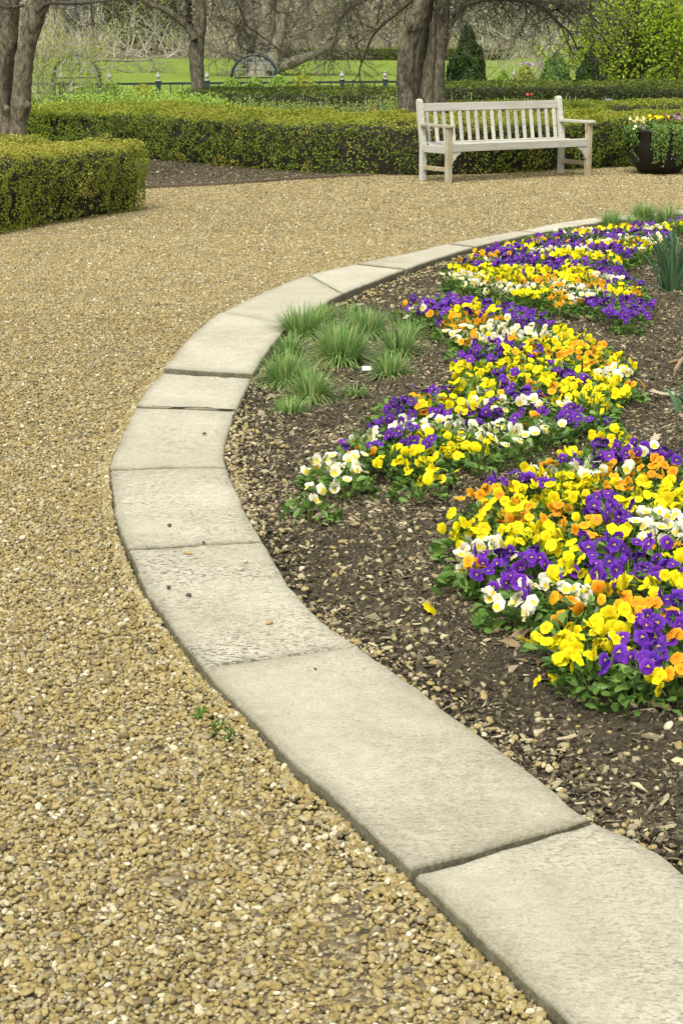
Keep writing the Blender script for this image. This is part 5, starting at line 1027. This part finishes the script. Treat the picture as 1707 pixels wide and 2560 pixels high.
# thin yellow-green shrub at left
def open_shrub(name, label, base, w, h, nst, nleaf, leaf, mname, seed, bark='bark_dark', trunk=None):
    r = np.random.default_rng(seed); root = thing(name, base, label, 'shrub' if not trunk else 'tree'); st = MB(); tips = []
    def rec(p, d, L, rad, dep):
        q = wander(p, d, L, 5, r, .16, .02); st.tube(q, np.linspace(rad, rad*.5, 6), 5 if dep > 1 else 3, r.random(), cap=False); tips.append(q)
        if dep:
            for _ in range(4): i = r.integers(2, 6); rec(q[i], unit(unit(q[i]-q[i-1])*.8+r.normal(size=3)*.55), L*.62, rad*.5, dep-1)
    if trunk: 
        tb = MB(); tb.tube([(0, 0, -.1), (0, .02, trunk[1]*.5), (.03, 0, trunk[1])], [trunk[0]*1.2, trunk[0], trunk[0]*.9], 10, .4); tb.build('trunk', M['bark_dark'], root, True)
    for k in range(nst): a = r.uniform(0, 2*PI); rec(np.array([0, 0, trunk[1]*r.uniform(.4, 1) if trunk else 0.]), [math.cos(a)*w/h*r.uniform(.3, 1.1), math.sin(a)*w/h*.6, 1*r.uniform(.5, 1)], h*.55*r.uniform(.8, 1.15), trunk[0]*.55 if trunk else .014, 3)
    st.build('branches', M[bark], root, True)['kind'] = 'stuff'
    Q = np.vstack([q[2:] for q in tips]); i = r.integers(0, len(Q), nleaf); c = Q[i] + r.normal(0, 1, (nleaf, 3))*leaf*(1.2 if not trunk else 1.6); v = np.clip(.15+.5*r.random(nleaf)+.6*(vnoise(c+seed, 1.6/max(w, .5)*2)-.4), 0, 1)
    lm = MB(); lm.leaves(c, unit(r.normal(size=(nleaf, 3))*.7+[0, -.2, .8]), unit(r.normal(size=(nleaf, 3))), leaf*(.6+.8*r.random(nleaf)), leaf*.6, v); lm.build('leaves', M[mname], root); return root
open_shrub('twiggy_shrub', 'twiggy yellow-green shrub just coming into leaf beside the left tree', np.array([*P(128, 300, 31)[:2], 0]), .80, 2.0, 11, 5000, .036, 'shrub_leaf', 71, 'brush')
open_shrub('lime_tree', 'bright lime green young-leaved tree at the upper right behind the hedge', gz(1570, 52), 2.6, 3.4, 22, 7600, .11, 'lime_leaf', 72, 'bark_dark', (.10, .9))
open_shrub('lime_tree', 'second lime green tree partly outside the right edge, behind the first', gz(1700, 58), 2.6, 3.8, 18, 4600, .12, 'lime_leaf', 73, 'bark_dark', (.10, .9))
open_shrub('twiggy_shrub', 'thin pale twiggy shrub with few leaves left of the lime tree', gz(1335, 66), 1.8, 2.6, 14, 1100, .06, 'shrub_leaf', 74, 'brush')

# perennial shoots between the hedges
def shoots(name, n, ulo, uhi, Dlo, Dhi, hlo, hhi, mname, seed, leaf, nl=9):
    r = np.random.default_rng(seed); u = r.uniform(ulo, uhi, n); D = r.uniform(Dlo, Dhi, n); b = np.array([[*(P(a, 300, d)[:2]), 0] for a, d in zip(u, D)]); cl = vnoise(b, 1.3); kp = cl > .28; b, cl = b[kp], cl[kp]; n = len(b)
    hh = r.uniform(hlo, hhi, n)*(.7+.6*cl); k = np.repeat(np.arange(n), nl); t = np.tile(np.linspace(.15, 1, nl), n); a = r.random(n*nl)*2*PI; lean = r.normal(0, .07, (n, 2))
    rad = leaf*(.7-.45*t)+.01; c = b[k] + np.column_stack([np.cos(a)*rad+lean[k, 0]*t, np.sin(a)*rad+lean[k, 1]*t, hh[k]*t]); tt = np.column_stack([np.cos(a), np.sin(a), .5+.9*t]); nm = np.column_stack([-np.cos(a)*.6, -np.sin(a)*.6, np.ones(len(a))])
    mb = MB(); mb.leaves(c, nm, tt, leaf*(.8+.5*r.random(len(a)))*(1.15-.5*t), leaf*.30, np.clip(.2+.4*r.random(len(a))+.35*t, 0, 1)); o = mb.build(name, M[mname]); o['kind'] = 'stuff'; return o
shoots('perennial_shoots', 2600, 60, 570, 27.4, 33.5, .48, .68, 'fresh_leaf', 81, .10)
shoots('dull_perennials', 1900, 520, 1010, 26.2, 33, .42, .60, 'dull_shoot', 82, .08, 10)
shoots('low_perennials', 1500, 330, 1010, 26.6, 33, .42, .60, 'fresh_leaf', 85, .08, 8)
shoots('right_perennials', 1100, 1115, 1480, 31.5, 35.5, .30, .47, 'fresh_leaf', 83, .085)
st = MB(); 
for k in range(260): b = P(r.uniform(520, 1560), 300, r.uniform(27, 34)); h_ = r.uniform(.4, .66); st.tube([(b[0], b[1], 0), (b[0]+r.normal(0, .03), b[1], h_)], [.006, .004], 3, r.random())
st.build('old_flower_stalks', M['brush'])['kind'] = 'stuff'
TUL = simple('tulip petal', (.55, .06, .03), .5); TUP = simple('pink tulip petal', (.55, .16, .15), .5)
for k, (u, v, D, mt2, lb) in enumerate([(157, 246, 31, TUL, 'orange-red tulip under the twiggy shrub at left'), (573, 261, 30, TUP, 'pink tulip below the wire dome among the shoots'), (920, 279, 27.5, TUP, 'small salmon pink tulip just left of the multi-stemmed tree'),
        (934, 270, 28.5, TUP, 'higher pink tulip touching the multi-stemmed tree'), (1318, 237, 33, TUP, 'pink tulip above the bench back rail, left bloom'), (1327, 236, 33, TUL, 'red tulip above the bench back rail, right bloom'), (300, 283, 28.5, TUL, 'dark red tulip among fresh shoots at left'), (868, 292, 26.8, TUP, 'low pink tulip over the hedge top left of the tree')]):
    p_ = P(u, v, D); t = thing('tulip', (p_[0], p_[1], 0), lb, 'tulip'); mb = MB(); mb.tube([(0, 0, 0), (.01, 0, p_[2]*.5), (0, 0, p_[2])], .005, 5); mb.build('stem', M['calyx'], t)
    mb = MB()
    for q in range(6):
        a = q*PI/3; d = np.array([math.cos(a), math.sin(a), 0]); s_ = np.array([-d[1], d[0], 0]); R_ = [.006, .030, .034, .018]; Z_ = [0, .02, .05, .085]; Wd = [.008, .026, .026, .004]; V = np.vstack([[d*R_[i]*(1 if q % 2 else .85)+s_*Wd[i]*sg+[0, 0, Z_[i]] for sg in (-1, 1)] for i in range(4)]); mb.add(V, [[0, 1, 3, 2], [2, 3, 5, 4], [4, 5, 7, 6]])
    o = mb.build('bloom', mt2, t, True); o.location = (0, 0, p_[2]-.03); o.scale = (.7, .7, .7)

# ================================================================== FENCE AND ARBOURS
def fpt(u): D_ = np.interp(u, [274, 1283], [58, 62]); p_ = P(u, 200, D_); return np.array([p_[0], p_[1], terr(D_)])
fence = thing('iron_fence', fpt(518), 'dark iron lattice fence with stone urns on its posts along the lawn', 'fence'); f0 = fpt(518)
pu = [-86, 34, 154, 274, 396, 518, 630, 743, 855, 963, 1072, 1178, 1283, 1390, 1500]
fp = [fpt(u) - f0 for u in pu]
up = [(.0, 0), (.085, 0), (.085, .02), (.05, .035), (.035, .07), (.05, .09), (.10, .15), (.105, .21), (.085, .25), (.05, .26), (.045, .28), (.06, .29), (.03, .33), (.012, .36), (0, .40)]
def lathe(prof, n=14):
    mb = MB(); k = len(prof); V = [(r_*math.cos(a*2*PI/n), r_*math.sin(a*2*PI/n), z_) for r_, z_ in prof for a in range(n)]
    mb.add(V, [[i*n+a, i*n+(a+1) % n, (i+1)*n+(a+1) % n, (i+1)*n+a] for i in range(k-1) for a in range(n)]); return mb
urn_me = lathe([(a*.75, b*.75) for a, b in up]).mesh('urn', M['urn'], True)
for u_, q in zip(pu, fp):
    mb = MB(); mb.box((0, 0, .60), (.15, .15, 1.24)); mb.box((0, 0, 1.235), (.19, .19, .04)); po = mb.build('post', M['iron'], fence, False, q); bevel(po, .01)
    if u_ not in (630, 743): link('urn', urn_me, po, (0, 0, 1.252))
for a, b in zip(fp, fp[1:]):
    d = b-a; L = np.linalg.norm(d[:2]); R_ = np.array(Matrix.Rotation(math.atan2(d[1], d[0]), 3, 'Z')); mid = (a+b)/2
    for z_ in (1.17, .90, .62, .34, .10):
        mb = MB(); mb.box((0, 0, 0), (L-.18, .05 if z_ > 1 else .03, .07 if z_ > 1 else .03), R_); mb.build('rail', M['iron'], fence, False, mid + [0, 0, z_])
    for s_ in (.25, .5, .75):
        mb = MB(); mb.box((0, 0, .60), (.03, .034, 1.12), R_); mb.build('baluster', M['iron'], fence, False, a + d*s_)
def arbour(u, label, D=65., tilt=0.):
    b = P(u, 200, D); b = np.array([b[0], D, terr(D)]); t = thing('arbour', b, label, 'arbour'); Rr = px(56, D); topz = 1.65 - (137-88)/4815*D - b[2]; spr = topz - Rr
    for y_, nm in ((-.12, 'front_hoop'), (.14, 'rear_hoop')):
        mb = MB(); a = np.linspace(0, PI, 25); arc = np.column_stack([np.cos(a)*Rr, np.full(25, y_), spr+np.sin(a)*Rr]); mb.tube(np.vstack([[[Rr, y_, 0]], arc, [[-Rr, y_, 0]]]), .048, 6); mb.build(nm, M['iron'], t)
    for k, a in enumerate(np.linspace(.15, PI-.15, 13)):
        mb = MB(); c = np.array([math.cos(a)*Rr, .015, spr+math.sin(a)*Rr]); mb.tube([c-[0, .085, 0], c+[0, .085, 0]], .016, 5); mb.build('hoop_tie', M['iron'], t)
    for k, el in enumerate((.02, .36, .68, 1.0)):      # latitude rings of the half dome behind the hoop
        mb = MB(); a = np.linspace(0, PI, 21); mb.tube(np.column_stack([np.cos(a)*Rr*math.cos(el), .10+np.sin(a)*Rr*math.cos(el), np.full(21, spr+math.sin(el)*Rr)]), .026, 5); mb.build('ring_bar', M['iron'] if k == 0 else M['iron_pale'], t)
    for a in np.linspace(0.22, PI-.22, 7):
        mb = MB(); e = np.linspace(0, PI/2, 12); q = np.column_stack([np.cos(a)*np.cos(e)*Rr, .10+np.sin(a)*np.cos(e)*Rr, spr+np.sin(e)*Rr]); mb.tube(np.vstack([[[q[0, 0], q[0, 1], 0]], q]), .026, 5); mb.build('rib', M['iron_pale'], t)
    return t
arbour(637, 'wire dome arbour in the middle with a dark double hoop, before the lawn')
la = arbour(192, 'wire dome arbour at left, half hidden by the twiggy yellow-green shrub')
lo = np.array(la.location)
for z_, nm in ((.78, 'side_rail'), (.62, 'side_rail'), (.32, 'side_rail')):
    a, b = P(146, 190, 63), P(256 + (3 if z_ < .5 else 0), 190, 63); mb = MB(); mb.tube([(a[0]-lo[0], 63-lo[1], z_), (b[0]-lo[0], 63-lo[1], z_)], .03, 5); mb.build(nm, M['iron'], la)
mb = MB(); b = P(255, 190, 63); mb.tube([(b[0]-lo[0], 63-lo[1], .79), (b[0]-lo[0]+.06, 63-lo[1], 0)], .04, 5); mb.build('side_post', M['iron'], la)

# ================================================================== FAR TREES, WOODLAND, FIGURES
r = np.random.default_rng(31); D = 100.; bt = thing('broad_tree', gz(660, D), 'huge bare tree with several trunks and low sweeping limbs behind the wire dome', 'tree'); tm = MB()
def fstem(l, w_, D): q = catmull(pathpx(l, D), 5); tm.tube(q, np.interp(np.linspace(0, 1, len(q)), np.linspace(0, 1, len(w_)), [px(a, D)/2 for a in w_]), 12, .5, jit=.1)
fstem([(672, -40), (668, 40), (662, 120), (655, 175), (648, 208)], [40, 42, 48, 62, 84], D); fstem([(628, -40), (624, 30), (632, 110), (645, 180)], [22, 25, 28, 34], D+.6)
fstem([(730, -40), (712, 30), (695, 100), (676, 180)], [16, 20, 26, 34], D-.4); fstem([(600, -40), (612, 40), (628, 140)], [10, 14, 18], D+1); tm.build('trunk', M['bark_far'], bt, True)
for l, a, b in (([(660, 180), (700, 165), (745, 150), (785, 135), (830, 110), (850, 80)], .38, .12), ([(640, 178), (620, 160), (606, 138), (602, 100), (590, 60)], .22, .08), ([(700, 100), (730, 60), (760, 20), (800, -30)], .2, .1), ([(640, 90), (590, 60), (540, 40), (500, 30)], .16, .05), ([(690, 90), (740, 85), (800, 60), (850, 55)], .16, .05)):
    limb(bt, 'branch', pathpx(l, D), a, b, 'bark_far', r, 34, 2.6, .03, -.03)
place_world(bt)
D = 105.; b2 = thing('bare_tree', gz(231, D), 'straight bare tree behind the left arbour with one drooping limb', 'tree'); tm = MB(); fstem([(232, -40), (228, 60), (231, 130), (233, 208)], [14, 15, 16, 20], D); tm.build('trunk', M['bark_far'], b2, True)
limb(b2, 'branch', pathpx([(235, 152), (270, 150), (330, 152), (380, 150)], D), .10, .04, 'bark_far', r, 14, 2, .02, -.08); limb(b2, 'branch', pathpx([(240, 178), (275, 165), (300, 175), (345, 183), (372, 184), (385, 160)], D-1), .08, .03, 'bark_far', r, 12, 1.6, .02, -.05); place_world(b2)
D = 88.; b3 = thing('leaning_tree', gz(1352, D), 'pale thin tree leaning left with bare straggling limbs, right of the far hedge gap', 'tree')
limb(b3, 'trunk', pathpx([(1352, 200), (1352, 150), (1335, 130), (1290, 112), (1240, 80), (1200, 50)], D), .11, .04, 'brush', r, 40, 3.0, .02, .02)
limb(b3, 'branch', pathpx([(1340, 135), (1300, 90), (1270, 40), (1250, -10)], D), .07, .03, 'brush', r, 30, 2.5, .02, .02); place_world(b3)

def wood_mesh(seed, h=15):
    r = np.random.default_rng(seed); tk = MB(); cr = MB(); lean = r.normal(0, .04, 2); q = wander((0, 0, -.3), [*lean, 1], h, 8, r, .03); R0 = r.uniform(.13, .30); rr = np.linspace(R0*1.15, R0*.35, 9); tk.tube(q, rr, 8, r.random(), jit=.1)
    for k in range(20):
        i = r.uniform(.08, .95)*8; i0 = int(i); p_ = q[i0]*(1-i+i0)+q[min(i0+1, 8)]*(i-i0); a = r.random()*2*PI; twig_rec(cr, p_, [math.cos(a), math.sin(a), r.uniform(.1, .9)], r.uniform(1.6, 4.2), R0*.22, 3 if k < 10 else 2, r, .03, 3)
    return tk.mesh('trunk', M['bark_far'], True), cr.mesh('crown', M['brush'])
WM = [wood_mesh(1000+k) for k in range(6)]; r = np.random.default_rng(5)
for k in range(48):
    D = r.uniform(136, 185); u = r.uniform(-60, 1780)
    if (70 < u < 260 or 560 < u < 640) and r.random() < .6: u = r.uniform(900, 1780)
    t = thing('woodland_tree', gz(u, D), 'bare grey woodland tree beyond the lawn', 'tree', 'bare woodland trees beyond the lawn', r.random()*6.28); a, b = WM[k % 6]; s_ = r.uniform(.8, 1.35); t.scale = (s_, s_, s_)
    link('trunk', a, t); link('crown', b, t)
def ever(u, D, w_, h_, label, seed): leafy('dark_conifer', label, 'evergreen', gz(u, D), px(w_/2, D), h_, 7000, .42, 'arbor_leaf', seed, 'cone', .5)
ever(385, 150, 190, 10, 'broad dark conifer in the woodland left of the slim tree', 91); ever(1195, 160, 130, 12, 'dark conifer in the woodland above the tall cone evergreen', 92); ever(300, 165, 90, 11, 'slimmer dark conifer in the woodland above the left arbour', 93); ever(860, 170, 120, 9, 'dark conifer in the woodland over the far hedge', 94)
br = MB()                                             # leafless undergrowth and saplings along the wood's edge
for k in range(1500):
    D = r.uniform(133.5, 172); u = r.uniform(-60, 1780); b = gz(u, D); a = r.random()*2*PI; el = r.uniform(.3, 1.4); q = wander(b, [math.cos(a)*math.cos(el), math.sin(a)*math.cos(el)*.5, math.sin(el)], r.uniform(1.0, 5.0), 5, r, .18, -.06); rad = r.uniform(.012, .045); v = r.random(); br.tube(q, np.linspace(rad, rad*.4, 6), 3, v, cap=False)
    for _ in range(4): i = r.integers(1, 6); e = wander(q[i], unit(unit(q[i]-q[i-1])+r.normal(size=3)*.8), r.uniform(.7, 2.4), 3, r, .25, -.03); br.tube(e, np.linspace(rad*.6, rad*.25, 4), 3, v, cap=False)
br.build('undergrowth', M['brush'])['kind'] = 'stuff'
fw = MB()                                             # the depth of the wood
for k in range(120):
    D = r.uniform(176, 245); u_ = r.uniform(-120, 1840)
    if (60 < u_ < 265 or 555 < u_ < 645) and r.random() < .8: continue
    b = gz(u_, D); h_ = r.uniform(9, 24); q = wander(b, [r.normal(0, .08), 0, 1], h_, 4, r, .05); fw.tube(q, np.linspace(r.uniform(.12, .42), .07, 5), 6, r.random(), cap=False)
    for _ in range(8): i = r.uniform(0, 3.9); i0 = int(i); e = wander(q[i0]*(1-i+i0)+q[i0+1]*(i-i0), [r.normal(), r.normal()*.5, r.uniform(-.2, .9)], r.uniform(2, 7), 4, r, .2); fw.tube(e, np.linspace(.07, .02, 5), 3, r.random(), cap=False)
fw.build('far_woodland', M['brush'])['kind'] = 'stuff'
n = 20000; u = r.uniform(-60, 1780, n); D = r.uniform(134, 168, n); cc = np.array([gz(a, d) for a, d in zip(u, D)]); cc[:, 2] += r.random(n)**1.3*5.5; dn_ = vnoise(cc*[1, .4, 1], .22)*.6+vnoise(cc, .8)*.4; kp = dn_ > .45; cc = cc[kp]; n = len(cc); lm = MB(); lm.leaves(cc, unit(r.normal(size=(n, 3))+[0, -.3, .5]), r.normal(size=(n, 3)), .22*(.5+r.random(n)), .13, r.random(n)*.8); lm.build('understory_leaves', M['shrub_leaf'])['kind'] = 'stuff'
# one walker's head and shoulders beyond the far hedge
SK = simple('skin', (.50, .32, .24), .6); HR = simple('dark hair', (.015, .01, .008), .7); CO = simple('dark coat', (.02, .02, .025), .8)
pp = P(829, 118, 131.); pr = thing('person', (pp[0], 131., terr(131)), 'dark-coated dark-haired person standing beyond the far hedge, mostly head showing', 'person'); h0 = 1.72
def skin_body(name, verts, edges, radii, mt, parent):
    me = bpy.data.meshes.new(name); me.from_pydata(verts, edges, []); o = link(name, me, parent); me.materials.append(mt); o.modifiers.new('skin', 'SKIN'); sv = me.skin_vertices[0].data
    for k, q in enumerate(radii): sv[k].radius = (q, q*.8) if not isinstance(q, tuple) else q
    sv[0].use_root = True; s_ = o.modifiers.new('sub', 'SUBSURF'); s_.levels = s_.render_levels = 1; return o
zs = h0/1.75
skin_body('body', [(0, 0, .95*zs), (0, 0, 1.2*zs), (0, 0, 1.42*zs), (0, 0, 1.52*zs), (-.19, 0, 1.40*zs), (-.24, .02, 1.12*zs), (-.22, -.08, .9*zs), (.19, 0, 1.40*zs), (.24, .02, 1.12*zs), (.22, -.08, .9*zs), (-.1, 0, .9*zs), (-.11, 0, .48*zs), (-.11, .02, .05), (.1, 0, .9*zs), (.11, 0, .48*zs), (.11, .02, .05)],
          [(0, 1), (1, 2), (2, 3), (2, 4), (4, 5), (5, 6), (2, 7), (7, 8), (8, 9), (0, 10), (10, 11), (11, 12), (0, 13), (13, 14), (14, 15)], [.15, .15, .14, .06, .075, .055, .04, .075, .055, .04, .1, .07, .05, .1, .07, .05], CO, pr)
hd = lathe([(0, 0), (.05, .01), (.075, .05), (.085, .11), (.08, .17), (.05, .22), (0, .235)], 14); hd.tube([(0, -.08, .10), (0, -.105, .085), (0, -.085, .07)], [.008, .014, .008], 6); o = hd.build('head', SK, pr, True, (0, 0, 1.50*zs)); 
hh_ = lathe([(.088, .13), (.096, .17), (.06, .24), (0, .255)], 14); o = hh_.build('hair', HR, pr, True, (0, .018, 1.50*zs))
